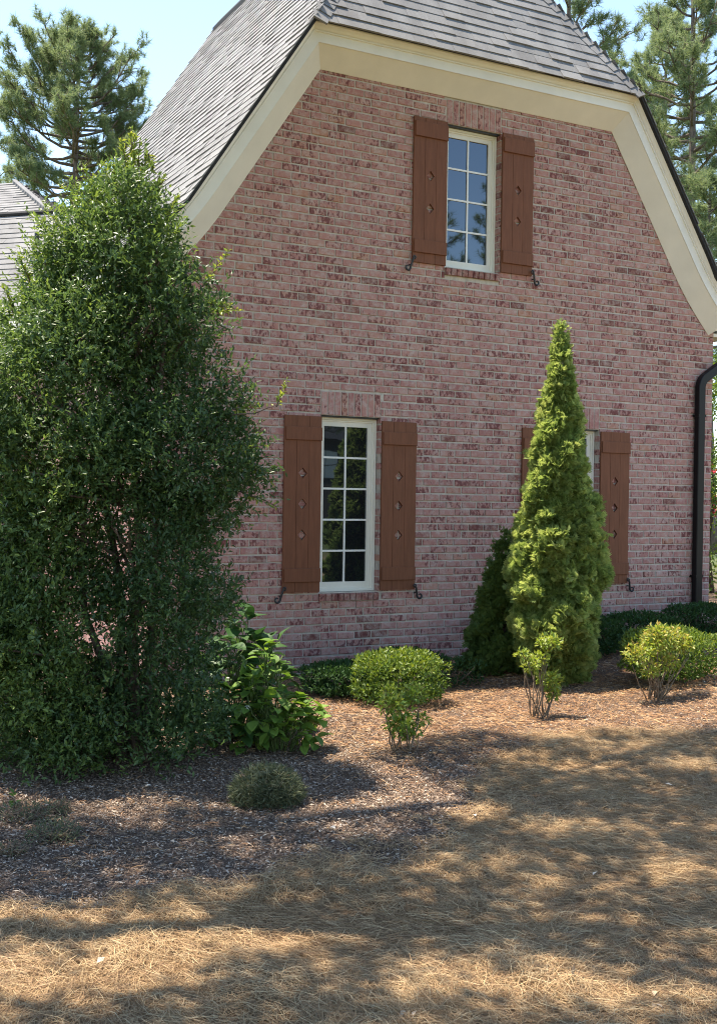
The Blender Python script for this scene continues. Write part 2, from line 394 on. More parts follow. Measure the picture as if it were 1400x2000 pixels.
# mortar face with the three openings left out
w = HB()
MO = [dict(o, x0=o['x0'] - .007, x1=o['x1'] + .007) for o in OPEN]
bx = sorted({WX0, WX1, P0[0], P1[0], P2[0], P3[0], P4[0], P5[0]} | {o[k] for o in MO for k in ('x0', 'x1')})
for a, b in zip(bx[:-1], bx[1:]):
    mid = (a + b) / 2; cuts = [-0.4]
    for o in MO:
        if o['x0'] - 1e-6 < mid < o['x1'] + 1e-6: cuts += [o['z0'], o['z1']]
    for k in range(0, len(cuts), 2):
        if k + 1 < len(cuts): w.poly([(a, 0, cuts[k]), (b, 0, cuts[k]), (b, 0, cuts[k + 1]), (a, 0, cuts[k + 1])])
        else: w.poly([(a, 0, cuts[k]), (b, 0, cuts[k]), (b, 0, outline_z(b)), (a, 0, outline_z(a))])
for o in MO:
    x0, x1, z0, z1 = o['x0'], o['x1'], o['z0'], o['z1']; d = 0.16
    w.poly([(x0, 0, z0), (x0, d, z0), (x0, d, z1), (x0, 0, z1)]); w.poly([(x1, d, z0), (x1, 0, z0), (x1, 0, z1), (x1, d, z1)])
    w.poly([(x0, d, z1), (x1, d, z1), (x1, 0, z1), (x0, 0, z1)]); w.poly([(x0, 0, z0), (x1, 0, z0), (x1, d, z0), (x0, d, z0)])
wall = w.put("wall", M['mortar'])

# bricks of the gable: gather, pick the ones that show largest, join the rest
cells = []
def courses(x0, x1, zlo, zhi):
    out = []
    r = 0; z = zlo
    while z < zhi:
        off = (0 if r % 2 == 0 else MODX / 2)
        x = x0 - off + random.uniform(-0.012, 0.012)
        while x < x1:
            out.append((x, x + BL + random.uniform(-0.004, 0.004), z + random.uniform(-0.0025, 0.0025), r)); x += MODX
        z += MODZ; r += 1
    return out
GROUND_LO = -0.12
z_start = OPEN[0]['z0'] - 0.085 - MODZ * 11
solid_cut = []                         # where soldier and sill bricks sit
for o in OPEN:
    solid_cut.append((o['x0'] - 0.008, o['x1'] + 0.008, o['z1'], o['z1'] + 0.252 if o['rows'] == 5 else 6.24))
    solid_cut.append((o['x0'] - 0.004, o['x1'] + 0.004, o['z0'] - 0.094, o['z0']))
    solid_cut.append((o['x0'], o['x1'], o['z0'], o['z1']))
for (a, b, z, r) in courses(WX0 + 0.0, WX1, z_start, 6.25):
    spans = [(max(a, WX0 + 0.002), min(b, WX1 - 0.002))]
    for (cx0, cx1, cz0, cz1) in solid_cut:
        ov = min(z + BH, cz1) - max(z, cz0)
        if ov > 0.035:
            ns_ = []
            for (p, q) in spans:
                if q <= cx0 or p >= cx1: ns_.append((p, q)); continue
                if p < cx0: ns_.append((p, cx0 - 0.001))
                if q > cx1: ns_.append((cx1 + 0.001, q))
            spans = ns_
    for (p, q) in spans:
        if q - p < 0.03: continue
        if max(outline_z(min(max(p, WX0), WX1)), outline_z(min(max(q, WX0), WX1))) < z - 0.02: continue
        cells.append((p, q, z))
arr = np.array(cells)
cx_, cy_, cf_ = proj(np.stack([(arr[:, 0] + arr[:, 1]) / 2, 0 * arr[:, 0], arr[:, 2] + BH / 2], -1))
full = (arr[:, 1] - arr[:, 0]) > BL - 0.006
seen = (cx_ > 520) & (cx_ < 1400) & (cy_ < 1290) & full
score = np.where(seen, 1.0 / cf_ ** 2, 0)
# keep clear of what stands behind a shutter
for o in OPEN:
    for (s0, s1) in ((o['x0'] - 0.44, o['x0']), (o['x1'], o['x1'] + 0.44)):
        hid = (arr[:, 0] > s0 - 0.03) & (arr[:, 1] < s1 + 0.03) & (arr[:, 2] > o['z0'] - 0.03) & (arr[:, 2] < o['z1'])
        score[hid] = 0
pick = set(np.argsort(-score)[:240].tolist())
brick_meshes = []
for k in range(8):
    b = MB(); b.bbox(-BL / 2 + random.uniform(-.002, .002), BL / 2 + random.uniform(-.002, .002), -0.007 - random.uniform(0, 0.006), 0.09, -BH / 2 + random.uniform(-.001, .002), BH / 2 + random.uniform(-.002, .001), random.uniform(0.004, 0.008))
    me = b.mesh("brick"); me.materials.append(M['brick']); brick_meshes.append(me)
rest = HB()
for i, (p, q, z) in enumerate(cells):
    if i in pick:
        o = bpy.data.objects.new("brick", brick_meshes[i % 8]); C.objects.link(o); o.parent = wall
        o.location = ((p + q) / 2 + HX, 0, z + BH / 2); o.rotation_euler = (0, random.gauss(0, 0.008), 0)
    else:
        rest.bbox(p, q, -0.007 - random.uniform(0, 0.006), 0.09, z + random.uniform(0, .002), z + BH - random.uniform(0, .002), random.uniform(0.004, 0.008), random.random())
bw = rest.put("brickwork", M['brick'], wall); bw["kind"] = "stuff"
# soldier courses and sloping sills: every brick by itself
def lone_brick(x0, x1, y0, y1, z0, z1, mat, tilt=0.0):
    b = MB(); b.bbox(-(x1 - x0) / 2, (x1 - x0) / 2, y0, y1, -(z1 - z0) / 2, (z1 - z0) / 2, 0.005)
    o = b.build("brick", mat, wall); o.location = ((x0 + x1) / 2 + HX, 0, (z0 + z1) / 2)
    o.rotation_euler = (tilt, random.gauss(0, 0.006), 0)
for o in OPEN:
    n = 9; x0, x1 = o['x0'] - 0.004, o['x1'] + 0.004; st = (x1 - x0) / n
    for k in range(n):
        zt = o['z1'] + (0.246 if o['rows'] == 5 else 0.262)
        lone_brick(x0 + k * st + 0.005, x0 + (k + 1) * st - 0.006, -0.006 - random.uniform(0, .004), 0.09, o['z1'] + 0.004, zt + random.uniform(-.004, .002), M['brick'])
    n = 10; st = (x1 - x0) / n
    for k in range(n):
        lone_brick(x0 + k * st + 0.004, x0 + (k + 1) * st - 0.005, -0.035 - random.uniform(0, .004), 0.12, o['z0'] - 0.088, o['z0'] - 0.012, M['sill'], 0.10)

# side and back walls
for (xw, sgn) in ((WX0, -1), (WX1, 1)):
    b = HB(); b.poly([(xw, 0, -0.4), (xw, DEPTH, -0.4), (xw, DEPTH, 4.0), (xw, 0, 4.0)])
    sw = b.put("wall", M['mortar'])
    b = HB()
    for (a, q, z, r) in courses(0.0, DEPTH, z_start, 3.95):
        a = max(a, 0.002); q = min(q, DEPTH)
        if q - a < 0.04: continue
        f = 0.005 + random.uniform(0, .005); rr = random.random()
        x0, x1 = (xw - f, xw + 0.05) if sgn < 0 else (xw - 0.05, xw + f)
        b.box(x0, x1, a, q, z, z + BH, rr)
    sb = b.put("brickwork", M['brick'], sw); sb["kind"] = "stuff"
b = HB(); b.poly([(WX0, DEPTH, -0.4), (WX0, DEPTH, 4.2), (5.2, DEPTH, 6.2), (7.2, DEPTH, 9.5), (9.2, DEPTH, 6.2), (WX1, DEPTH, 4.2), (WX1, DEPTH, -0.4)])
b.put("wall", M['brick'])

# soffit, fascia and crown moulding swept along the gable outline
def miter(pts):
    res = []
    for i, p in enumerate(pts):
        def nrm(a, b):
            d = np.array(b) - np.array(a); d = d / np.hypot(*d); return np.array([-d[1], d[0]])
        if i == 0: n = nrm(pts[0], pts[1])
        elif i == len(pts) - 1: n = nrm(pts[-2], pts[-1])
        else:
            n1, n2 = nrm(pts[i - 1], p), nrm(p, pts[i + 1]); n = (n1 + n2) / (1 + n1 @ n2)
        res.append(n)
    return res
def rounded(pts, which, r):
    res = []
    for i, p in enumerate(pts):
        if i not in which: res.append(p); continue
        p = np.array(p); a = np.array(pts[i - 1]); c = np.array(pts[i + 1])
        a = p + (a - p) / np.linalg.norm(a - p) * r; c = p + (c - p) / np.linalg.norm(c - p) * r
        for t in np.linspace(0, 1, 6): res.append(tuple(a * (1 - t) ** 2 + 2 * p * t * (1 - t) + c * t * t))
    return res
SOFT = rounded(OUT, (1, 4), 0.32); SMIT = miter(SOFT)
MIT = miter(OUT)
def off(i, d): return (OUT[i][0] + MIT[i][0] * d, OUT[i][1] + MIT[i][1] * d)
def sweep(name, prof, mat):
    b = HB(); n = len(SOFT)
    rows = [[(SOFT[i][0] + SMIT[i][0] * d, SOFT[i][1] + SMIT[i][1] * d, y) for (d, y) in prof] for i in range(n)]
    for i in range(n - 1):
        for k in range(len(prof) - 1):
            q = [rows[i][k], rows[i][k + 1], rows[i + 1][k + 1], rows[i + 1][k]]
            b.poly([(x, y, z) for (x, z, y) in q])
    for i in (0, n - 1):
        pl = [(x, y, z) for (x, z, y) in rows[i]]; b.poly(pl if i else pl[::-1])
    return b.put(name, mat)
sweep("soffit", [(-0.012, -0.012), (-0.012, -0.018), (0.186, -0.186), (0.186, 0.0)], M['soffit'])
sweep("fascia", [(0.186, 0.0), (0.186, -0.196), (0.285, -0.196), (0.285, 0.0)], M['cream'])
sweep("crown_molding", [(0.285, 0.0), (0.285, -0.212), (0.297, -0.214), (0.301, -0.206), (0.309, -0.222), (0.330, -0.236), (0.346, -0.258), (0.349, -0.266), (0.362, -0.266), (0.362, 0.0)], M['cream'])
# eave soffit and boards along the two long sides
for (x, s) in ((WX0, -1), (WX1, 1)):
    b = HB(); x2 = x + s * 0.30
    lo, hi = min(x, x2), max(x, x2)
    b.box(lo, hi, 0.0, DEPTH, 3.93, 3.97); b.put("eave_soffit", M['cream'])
    b = HB(); b.box(min(x2, x2 + s * .02), max(x2, x2 + s * .02), -0.20, DEPTH, 3.92, 4.10); b.put("eave_board", M['cream'])

# roof planes
TAN = (P2[1] - P1[1]) / (P2[0] - P1[0])
def roof_section(side):
    """outer roof surface, eave -> knee -> ridge, in (x, z)"""
    d = 0.372
    ii = (0, 1, 2) if side < 0 else (5, 4, 3)
    k = np.array(off(ii[1], d)); e = np.array(off(ii[0], d))
    e = e + (e - k) / np.hypot(*(e - k)) * 0.13
    c = np.array(off(ii[2], d)); dirv = (c - k) / np.hypot(*(c - k))
    r = k + dirv * ((7.2 - k[0]) / dirv[0])
    return e, k, c, r
RAKE_Y = -0.305
e_l, k_l, c_l, r_l = roof_section(-1); e_r, k_r, c_r, r_r = roof_section(1)
RIDGE_Z = (r_l[1] + r_r[1]) / 2; HIP_Z = (c_l[1] + c_r[1]) / 2
HIP_RUN = 2.02; APEX_Y = RAKE_Y + HIP_RUN
roof = None
shingle_meshes = []
def slope_frame(A, B):
    A = np.array(A); B = np.array(B); t = (B - A) / np.linalg.norm(B - A); return A, t, np.linalg.norm(B - A)
def shingle_quads(b, o, along, up, nrm, L, H, th, rnd):
    """one shingle: butt edge raised by th, head tucked under the next course"""
    p = [o + nrm * 0.001, o + along * L + nrm * 0.001, o + nrm * th, o + along * L + nrm * th,
         o + up * H + nrm * 0.0035, o + along * L + up * H + nrm * 0.0035]
    b.poly([p[0], p[1], p[3], p[2]], rnd); b.poly([p[2], p[3], p[5], p[4]], rnd)
    b.poly([p[0], p[2], p[4]], rnd); b.poly([p[1], p[5], p[3]], rnd)
EXPO = 0.143
faces_list = []   # all shingles: (origin, along, up, nrm, L, th)
def lay(A, along, up, nrm, height, lo_fn, hi_fn, lens=(0.17, 0.36), tag=''):
    s = 0.0; row = 0
    while s < height - 0.02:
        lo, hi = lo_fn(s), hi_fn(s)
        x = lo - random.uniform(0, 0.25); first = True
        wav = random.uniform(-0.004, 0.004)
        while x < hi:
            L = random.uniform(*lens); a = max(x, lo); e = min(x + L, hi)
            if e - a > 0.02:
                th = random.choice((0.007, 0.013, 0.015)) + random.uniform(0, 0.003) + (random.choice((0.0, 0.003, 0.006)) if tag == 'front' else 0.003)
                faces_list.append((A + along * a + up * (s + wav - (0.012 if th > 0.011 else 0)), along, up, nrm, e - a - 0.002, th, tag, min(EXPO + 0.03, height - s + 0.005)))
            x += L
        s += EXPO; row += 1
def v3(x, y, z): return np.array([x, y, z], float)
# deck slabs carry the courses
deck = HB()
for sd, (e, k, c, r) in ((-1, (e_l, k_l, c_l, r_l)), (1, (e_r, k_r, c_r, r_r))):
    y0, y1 = RAKE_Y, DEPTH + 0.15
    n_up = np.array([-(r - k)[1], 0, (r - k)[0]]); n_up = n_up / np.linalg.norm(n_up) * (-sd) * -1
    if n_up[2] < 0: n_up = -n_up
    nk = np.array([-(k - e)[1], 0, (k - e)[0]]); nk = nk / np.linalg.norm(nk)
    if nk[2] < 0: nk = -nk
    top = [v3(e[0], y0, e[1]), v3(k[0], y0, k[1]), v3(c[0], y0, c[1]), v3(7.2, APEX_Y, RIDGE_Z), v3(7.2, y1, RIDGE_Z), v3(k[0], y1, k[1]), v3(e[0], y1, e[1])]
    kick = [top[0], top[1], top[5], top[6]]; main = [top[1], top[2], top[3], top[4], top[5]]
    for pl, nn in ((kick, nk), (main, n_up)):
        lowp = [p - nn * 0.028 for p in pl]; upp = [p - nn * 0.002 for p in pl]
        deck.poly(upp); deck.poly(lowp[::-1])
        for q in range(len(pl)):
            w2 = (q + 1) % len(pl); deck.poly([lowp[q], lowp[w2], upp[w2], upp[q]])
    up1 = v3(k[0] - e[0], 0, k[1] - e[1]); h1 = np.linalg.norm(up1); up1 /= h1
    up2 = v3(7.2 - k[0], 0, RIDGE_Z - k[1]); h2 = np.linalg.norm(up2); up2 /= h2
    hc = np.linalg.norm(v3(c[0] - k[0], 0, c[1] - k[1]))
    al = v3(0, 1, 0)
    def lo2(s, hc=hc, h2=h2): return RAKE_Y - 0.012 if s < hc else RAKE_Y + HIP_RUN * (s - hc) / (h2 - hc)
    tg = 'left' if sd < 0 else 'right'
    lay(v3(e[0], 0, e[1]), al, up1, nk, h1, lambda s: RAKE_Y - 0.012, lambda s: y1, tag=tg)
    lay(v3(k[0], 0, k[1]), al, up2, n_up, h2, lo2, lambda s: y1, tag=tg)
hip_up = v3(0, HIP_RUN, RIDGE_Z - HIP_Z); HH = np.linalg.norm(hip_up); hip_up /= HH
hip_n = v3(0, -(RIDGE_Z - HIP_Z), HIP_RUN); hip_n /= np.linalg.norm(hip_n)
hp = [v3(c_l[0], RAKE_Y, HIP_Z), v3(c_r[0], RAKE_Y, HIP_Z), v3(7.2, APEX_Y, RIDGE_Z)]
deck.poly([p - hip_n * 0.002 for p in hp]); lw = [p - hip_n * 0.03 for p in hp]; deck.poly(lw[::-1])
deck.poly([lw[0], lw[1], hp[1] - hip_n * .002, hp[0] - hip_n * .002])
lay(v3(0, RAKE_Y, HIP_Z) - hip_up * 0.02, v3(1, 0, 0), hip_up, hip_n, HH, lambda s: c_l[0] + (7.2 - c_l[0]) * s / HH, lambda s: c_r[0] + (7.2 - c_r[0]) * s / HH, lens=(0.15, 0.36), tag='front')
roof = deck.put("roof", M['dark_edge'])
cent = np.array([f[0] + f[1] * f[4] / 2 + f[2] * 0.07 for f in faces_list])
sx, sy, sf = proj(cent)
tags = np.array([f[6] for f in faces_list])
sc = np.where((sx > -20) & (sx < 1420) & (sy > -25) & (sy < 520) & (tags != 'right'), np.where(tags == 'front', 2.0, 1.0) / sf ** 2, 0)
pick = set(np.argsort(-sc)[:270].tolist())
rest = HB()
for i, (o_, al, up, nn, L, th, tg, H) in enumerate(faces_list):
    if i in pick:
        b = MB(); shingle_quads(b, np.zeros(3), al, up, nn, L, H, th, 0.0)
        ob = b.build("shingle", M['shingle'], roof); ob.location = (o_[0] + HX, o_[1], o_[2])
    else:
        shingle_quads(rest, o_, al, up, nn, L, H, th, random.random())
so = rest.put("shingle_courses", M['shingle'], roof); so["kind"] = "stuff"
# hip caps and ridge vent
for (c, ns_side) in ((c_l, -1), (c_r, 1)):
    A = v3(c[0], RAKE_Y, HIP_Z); B = v3(7.2, APEX_Y, RIDGE_Z); d = B - A; Lh = np.linalg.norm(d); d /= Lh
    sl = np.array([-(RIDGE_Z - HIP_Z) * -ns_side * -1, 0, abs(7.2 - c[0])]); sl = sl / np.linalg.norm(sl)
    if sl[0] * ns_side < 0: sl[0] = -sl[0]
    wf = np.cross(d, hip_n); wf /= np.linalg.norm(wf)
    if wf[0] * ns_side > 0: wf = -wf            # across the front face, away from the hip
    ws = np.cross(d, sl); ws /= np.linalg.norm(ws)
    if ws[1] < 0: ws = -ws                       # across the side slope
    s = 0.0
    while s < Lh - 0.05:
        b = HB(); o_ = A + d * (s - 0.02); L = 0.19; t0, t1 = 0.026, 0.012; W = 0.135
        mid = (hip_n + sl) / np.linalg.norm(hip_n + sl)
        pts0 = [o_ + wf * W + hip_n * (t0 - .004), o_ + mid * (t0 + .006), o_ + ws * W + sl * (t0 - .004)]
        pts1 = [o_ + d * L + wf * W + hip_n * (t1 - .004), o_ + d * L + mid * (t1 + .006), o_ + d * L + ws * W + sl * (t1 - .004)]
        low0 = [o_ + wf * W, o_ + mid * .004, o_ + ws * W]
        for q in (0, 1):
            b.poly([pts0[q], pts0[q + 1], pts1[q + 1], pts1[q]], 0.5); b.poly([low0[q], low0[q + 1], pts0[q + 1], pts0[q]], 0.5)
        b.poly([low0[0], pts0[0], pts1[0]], .5); b.poly([low0[2], pts1[2], pts0[2]], .5)
        b.put("hip_cap", M['shingle'], roof); s += 0.145
b = HB()
for sgn in (-1, 1):
    b.poly([(7.2, APEX_Y + 0.5, RIDGE_Z + .06), (7.2, DEPTH - 0.1, RIDGE_Z + .06), (7.2 + sgn * .15, DEPTH - 0.1, RIDGE_Z - .13), (7.2 + sgn * .15, APEX_Y + 0.5, RIDGE_Z - .13)])
    b.poly([(7.2, APEX_Y + 0.5, RIDGE_Z - .02), (7.2 + sgn * .15, APEX_Y + 0.5, RIDGE_Z - .2), (7.2 + sgn * .15, DEPTH - 0.1, RIDGE_Z - .2), (7.2, DEPTH - 0.1, RIDGE_Z - .02)])
    b.poly([(7.2 + sgn * .15, APEX_Y + 0.5, RIDGE_Z - .13), (7.2 + sgn * .15, DEPTH - .1, RIDGE_Z - .13), (7.2 + sgn * .15, DEPTH - .1, RIDGE_Z - .2), (7.2 + sgn * .15, APEX_Y + .5, RIDGE_Z - .2)])
b.put("ridge_vent", M['dark_edge'], roof)

# windows
def window(o):
    x0, x1, z0, z1 = o['x0'] + .002, o['x1'] - .002, o['z0'] + .002, o['z1'] - .016
    fy = 0.075; b = HB(); fw = 0.030
    def ring(b, x0, x1, z0, z1, w, ya, yb, wb=None):
        wb = wb or w
        b.box(x0, x0 + w, ya, yb, z0, z1); b.box(x1 - w, x1, ya, yb, z0, z1)
        b.box(x0 + w, x1 - w, ya, yb, z1 - w, z1); b.box(x0 + w, x1 - w, ya, yb, z0, z0 + wb)
    ring(b, x0, x1, z0, z1, 0.022, fy, 0.15); ring(b, x0 + .022, x1 - .022, z0 + .022, z1 - .022, 0.018, fy + .018, 0.15)
    ring(b, x0 + .040, x1 - .040, z0 + .040, z1 - .040, 0.050, fy + .030, 0.15, 0.058)
    win = b.put("window", M['frame'])
    gx0, gx1, gz0, gz1 = x0 + .090, x1 - .090, z0 + .098, z1 - .090
    nr = o['rows']; cw = (gx1 - gx0) / 2; ch = (gz1 - gz0) / nr
    for i in range(2):
        for j in range(nr):
            b = HB(); xa, xb = gx0 + i * cw, gx0 + (i + 1) * cw; za, zb = gz0 + j * ch, gz0 + (j + 1) * ch
            b.box(xa, xb, 0.122, 0.130, za, zb); b.put("pane", M['glass'], win)
    b = HB(); b.box(gx0 + cw - .010, gx0 + cw + .010, 0.110, 0.1215, gz0, gz1); b.put("muntin", M['muntin'], win)
    for j in range(1, nr):
        for i in range(2):
            b = HB(); xa = gx0 + i * cw + (0.010 if i else 0); xb = gx0 + (i + 1) * cw - (0 if i else 0.010)
            b.box(xa, xb, 0.111, 0.1215, gz0 + j * ch - .010, gz0 + j * ch + .010); b.put("muntin", M['muntin'], win)
    b = HB(); b.box(x0, x1, 0.02, 0.15, z1 + .001, z1 + .013); b.put("lintel", M['iron'], win)
for o in OPEN: window(o)

# shutters: three boards, two battens, diamond cut-outs through the middle board
def board_with_diamonds(x0, x1, z0, z1, ya, yb, dz, h):
    b = HB(); cx = (x0 + x1) / 2; hw = h * 0.86
    segs = []; z = z0
    for c in sorted(dz):
        segs.append((z, c - h, None)); segs.append((c - h, c + h, c)); z = c + h
    segs.append((z, z1, None))
    for (a, c_, dc) in segs:
        for y, flip in ((ya, False), (yb, True)):
            ps = []
            if dc is None: ps.append([(x0, y, a), (x1, y, a), (x1, y, c_), (x0, y, c_)])
            else:
                ps += [[(x0, y, a), (cx, y, a), (cx - hw, y, dc)], [(x0, y, a), (cx - hw, y, dc), (x0, y, c_)], [(cx - hw, y, dc), (cx, y, c_), (x0, y, c_)],
                       [(cx, y, a), (x1, y, a), (cx + hw, y, dc)], [(x1, y, a), (x1, y, c_), (cx + hw, y, dc)], [(cx + hw, y, dc), (x1, y, c_), (cx, y, c_)]]
            for p in ps: b.poly(p[::-1] if flip else p)
        if dc is not None:
            q = [(cx, a), (cx + hw, dc), (cx, c_), (cx - hw, dc)]
            for k in range(4):
                (xa, za), (xb, zb) = q[k], q[(k + 1) % 4]
                b.poly([(xa, ya, za), (xb, ya, zb), (xb, yb, zb), (xa, yb, za)])
    b.poly([(x0, ya, z0), (x0, yb, z0), (x1, yb, z0), (x1, ya, z0)]); b.poly([(x0, ya, z1), (x1, ya, z1), (x1, yb, z1), (x0, yb, z1)])
    b.poly([(x0, ya, z0), (x0, ya, z1), (x0, yb, z1), (x0, yb, z0)]); b.poly([(x1, ya, z0), (x1, yb, z0), (x1, yb, z1), (x1, ya, z1)])
    return b
def shutter(x0, x1, z0, z1, ndia, dog_side, dog=True):
    H = z1 - z0
    b = HB(); b.box(x0 + .03, x1 - .03, -0.018, -0.010, z0 + .20, z0 + .25); b.box(x0 + .03, x1 - .03, -0.018, -0.010, z1 - .25, z1 - .20)
    sh = b.put("shutter", M['shutter'])
    bw_ = (x1 - x0) / 3
    dz = [z0 + H * q for q in ((0.325, 0.50, 0.675) if ndia == 3 else (0.38, 0.605))]
    for k in range(3):
        xa, xb = x0 + k * bw_ + .0012, x0 + (k + 1) * bw_ - .0012
        if k == 1: board_with_diamonds(xa, xb, z0, z1, -0.040, -0.018, dz, 0.056).put("board", M['shutter'], sh)
        else:
            b = HB(); b.bbox(xa, xb, -0.040, -0.018, z0, z1, 0.002); b.put("board", M['shutter'], sh)
    ta, tb = (z1 - .25, z1 - .115) if ndia == 3 else (z1 - .21, z1 - .05)
    for (a, c_) in ((ta, tb), (z0 + .105, z0 + .245)):
        b = HB(); b.bbox(x0 + .010, x1 - .002, -0.060, -0.0402, a, c_, 0.003); b.put("batten", M['shutter'], sh)
    if dog:
        s = dog_side; xe = x0 if s < 0 else x1
        pts = []
        for t in np.linspace(0, 1, 9): # small curl on the shutter face
            a = math.pi * (1.5 - 1.7 * t); pts.append((xe - s * 0.012 + s * 0.014 * math.cos(a), -0.066, z0 + 0.040 + 0.016 * math.sin(a)))
        pts += [(xe + s * 0.008, -0.064, z0 + 0.015), (xe + s * 0.016, -0.058, z0 - 0.020), (xe + s * 0.026, -0.052, z0 - 0.055)]
        for t in np.linspace(0, 1, 16): # lower scroll
            a = math.pi * (1.0 + 1.75 * t); rr = 0.034 * (1 - 0.55 * t)
            pts.append((xe + s * (0.062 + rr * math.cos(a)), -0.05, z0 - 0.070 + rr * math.sin(a)))
        n = len(pts); rad = [0.006 + 0.006 * math.sin(math.pi * k / (n - 1)) for k in range(n)]
        b = HB(); b.tube(pts, rad, 8)
        b.tube([(xe + s * 0.02, -0.055, z0 - 0.035), (xe + s * 0.02, 0.01, z0 - 0.035)], 0.007, 6)
        b.put("shutter_dog", M['iron'], None, True)
shutter(4.915, 5.338, 0.846, 2.657, 3, -1); shutter(6.055, 6.482, 0.846, 2.645, 3, 1)
shutter(6.393, 6.820, 4.374, 5.937, 2, -1); shutter(7.553, 7.984, 4.385, 5.945, 2, 1)
shutter(7.890, 8.312, 0.850, 2.655, 3, -1); shutter(9.036, 9.478, 0.850, 2.657, 3, 1)

# downspout and gutter at the right corner
def rect_sweep(b, pts, w2, d2, rnd=0):
    base = len(b.v); n = len(pts); ch = 0.008
    sec = [(-w2 + ch, -d2), (w2 - ch, -d2), (w2, -d2 + ch), (w2, d2 - ch), (w2 - ch, d2), (-w2 + ch, d2), (-w2, d2 - ch), (-w2, -d2 + ch)]
    for k, (x, y, z) in enumerate(pts):
        a = np.array(pts[max(k - 1, 0)]); c = np.array(pts[min(k + 1, n - 1)]); t = (c - a); t /= np.linalg.norm(t)
        side = np.array([t[2], 0, -t[0]])
        for (u, v) in sec:
            b.v.append((x + side[0] * u, y + v, z + side[2] * u)); b.a.append(0)
    m_ = len(sec)
    for k in range(n - 1):
        for j in range(m_):
            p = base + k * m_ + j; q = base + k * m_ + (j + 1) % m_; b.f.append((p, q, q + m_, p + m_))
    b.f.append(tuple(base + j for j in range(m_))[::-1]); b.f.append(tuple(base + (n - 1) * m_ + j for j in range(m_)))
b = HB(); pts = [(10.575, -0.075, 0.05), (10.575, -0.075, 3.26)]
for t in np.linspace(0.15, 1, 6):
    a = t * math.radians(58); pts.append((10.575 + 0.16 * (1 - math.cos(a)), -0.075, 3.26 + 0.16 * math.sin(a)))
x_, _, z_ = pts[-1]; pts += [(x_ + 0.42, -0.075, z_ + 0.27), (x_ + 0.50, -0.075, z_ + 0.36), (x_ + 0.50, -0.075, z_ + 0.46)]
rect_sweep(b, pts, 0.055, 0.042); ds = b.put("downspout", M['bronze'])
for z in (0.9, 2.9):
    b = HB(); b.box(10.512, 10.638, -0.119, -0.004, z, z + 0.03); b.put("bracket", M['bronze'], ds)
b = HB()
xg = WX1 + 0.325
for (xa, za, xb, zb) in ((xg, 3.96, xg + .10, 3.96), (xg + .10, 3.96, xg + .13, 4.08), (xg, 4.08, xg, 3.96)):
    b.poly([(xa, -0.2, za), (xa, DEPTH, za), (xb, DEPTH, zb), (xb, -0.2, zb)])
b.poly([(xg, -0.2, 3.96), (xg + .10, -0.2, 3.96), (xg + .13, -0.2, 4.08), (xg, -0.2, 4.08)])
b.put("gutter", M['bronze'])

# the wing that turns away at forty-five degrees behind the left corner
WU = np.array([-0.7071, 0.7071, 0]); WM = np.array([-0.7071, -0.7071, 0]); WP = at(0, 423, 18.2)
ZR = WP[2]
b = HB(); sl_up = (-WM + np.array([0, 0, 1.0])) / math.sqrt(2); sl_n = (WM + np.array([0, 0, 1.0])) / math.sqrt(2)
RUN = 2.7; eave0 = WP + WM * RUN - np.array([0, 0, RUN])
cor = [eave0 - WU * 2.0, eave0 + WU * 9.0, WP + WU * 9.0, WP - WU * 2.0]
b.poly([c - sl_n * .003 for c in cor]); b.poly([c - sl_n * .03 for c in cor][::-1])
back = [WP - WU * 2, WP + WU * 9, WP + WU * 9 - WM * 2.7 - np.array([0, 0, 2.7]), WP - WU * 2 - WM * 2.7 - np.array([0, 0, 2.7])]
b.poly(back)
wroof = b.put("roof", M['dark_edge'])
save = faces_list; faces_list = []
lay(eave0 - WU * 2.0, WU, sl_up, sl_n, RUN * math.sqrt(2), lambda s: 0, lambda s: 11.0, lens=(0.25, 0.6))
r2 = HB()
for (o_, al, up, nn, L, th, tg, H) in faces_list: shingle_quads(r2, o_, al, up, nn, L, H, th, random.random())
# hip roof rising behind the wing's ridge
AP = at(30, 357, 20.1); HB_Z = ZR + 0.02
FD = (WP - AP) @ WM - 0.03
qs = [AP + WM * FD - WU * 1.75, AP + WM * FD + WU * 2.6, AP - WM * 2.0 + WU * 2.6, AP - WM * 2.0 - WU * 1.75]
for q in qs: q[2] = HB_Z
hd = HB(); tops = (AP, AP + WU * 0.55)
pairs = [(qs[0], qs[1], tops[0], tops[1]), (qs[1], qs[2], tops[1], tops[1]), (qs[2], qs[3], tops[1], tops[0]), (qs[3], qs[0], tops[0], tops[0])]
faces_list = []
for (a, c_, ta, tb) in pairs:
    hd.poly([a, c_, tb, ta] if np.linalg.norm(ta - tb) > .01 else [a, c_, ta])
    al = (c_ - a); W_ = np.linalg.norm(al); al = al / W_
    foot = a + al * ((ta - a) @ al); upv = ta - foot; hh = np.linalg.norm(upv); upv = upv / hh; nn = np.cross(al, upv)
    if nn[2] < 0: nn = -nn
    fa, fb = (ta - a) @ al, (tb - a) @ al
    lay(a + nn * .002, al, upv, nn, hh, lambda s, fa=fa, hh=hh: fa * s / hh, lambda s, fb=fb, hh=hh, W_=W_: W_ + (fb - W_) * s / hh, lens=(0.25, 0.6))
for (o_, al, up, nn, L, th, tg, H) in faces_list: shingle_quads(r2, o_, al, up, nn, L, H, th, random.random())
sw = r2.put("shingle_courses", M['shingle'], wroof); sw["kind"] = "stuff"
hd.put("roof", M['dark_edge'])
faces_list = save
b = HB(); b.tube([WP - WU * 2 + sl_n * .03, WP + WU * 9 + sl_n * .03], 0.035, 6); b.put("ridge_vent", M['dark_edge'], wroof)
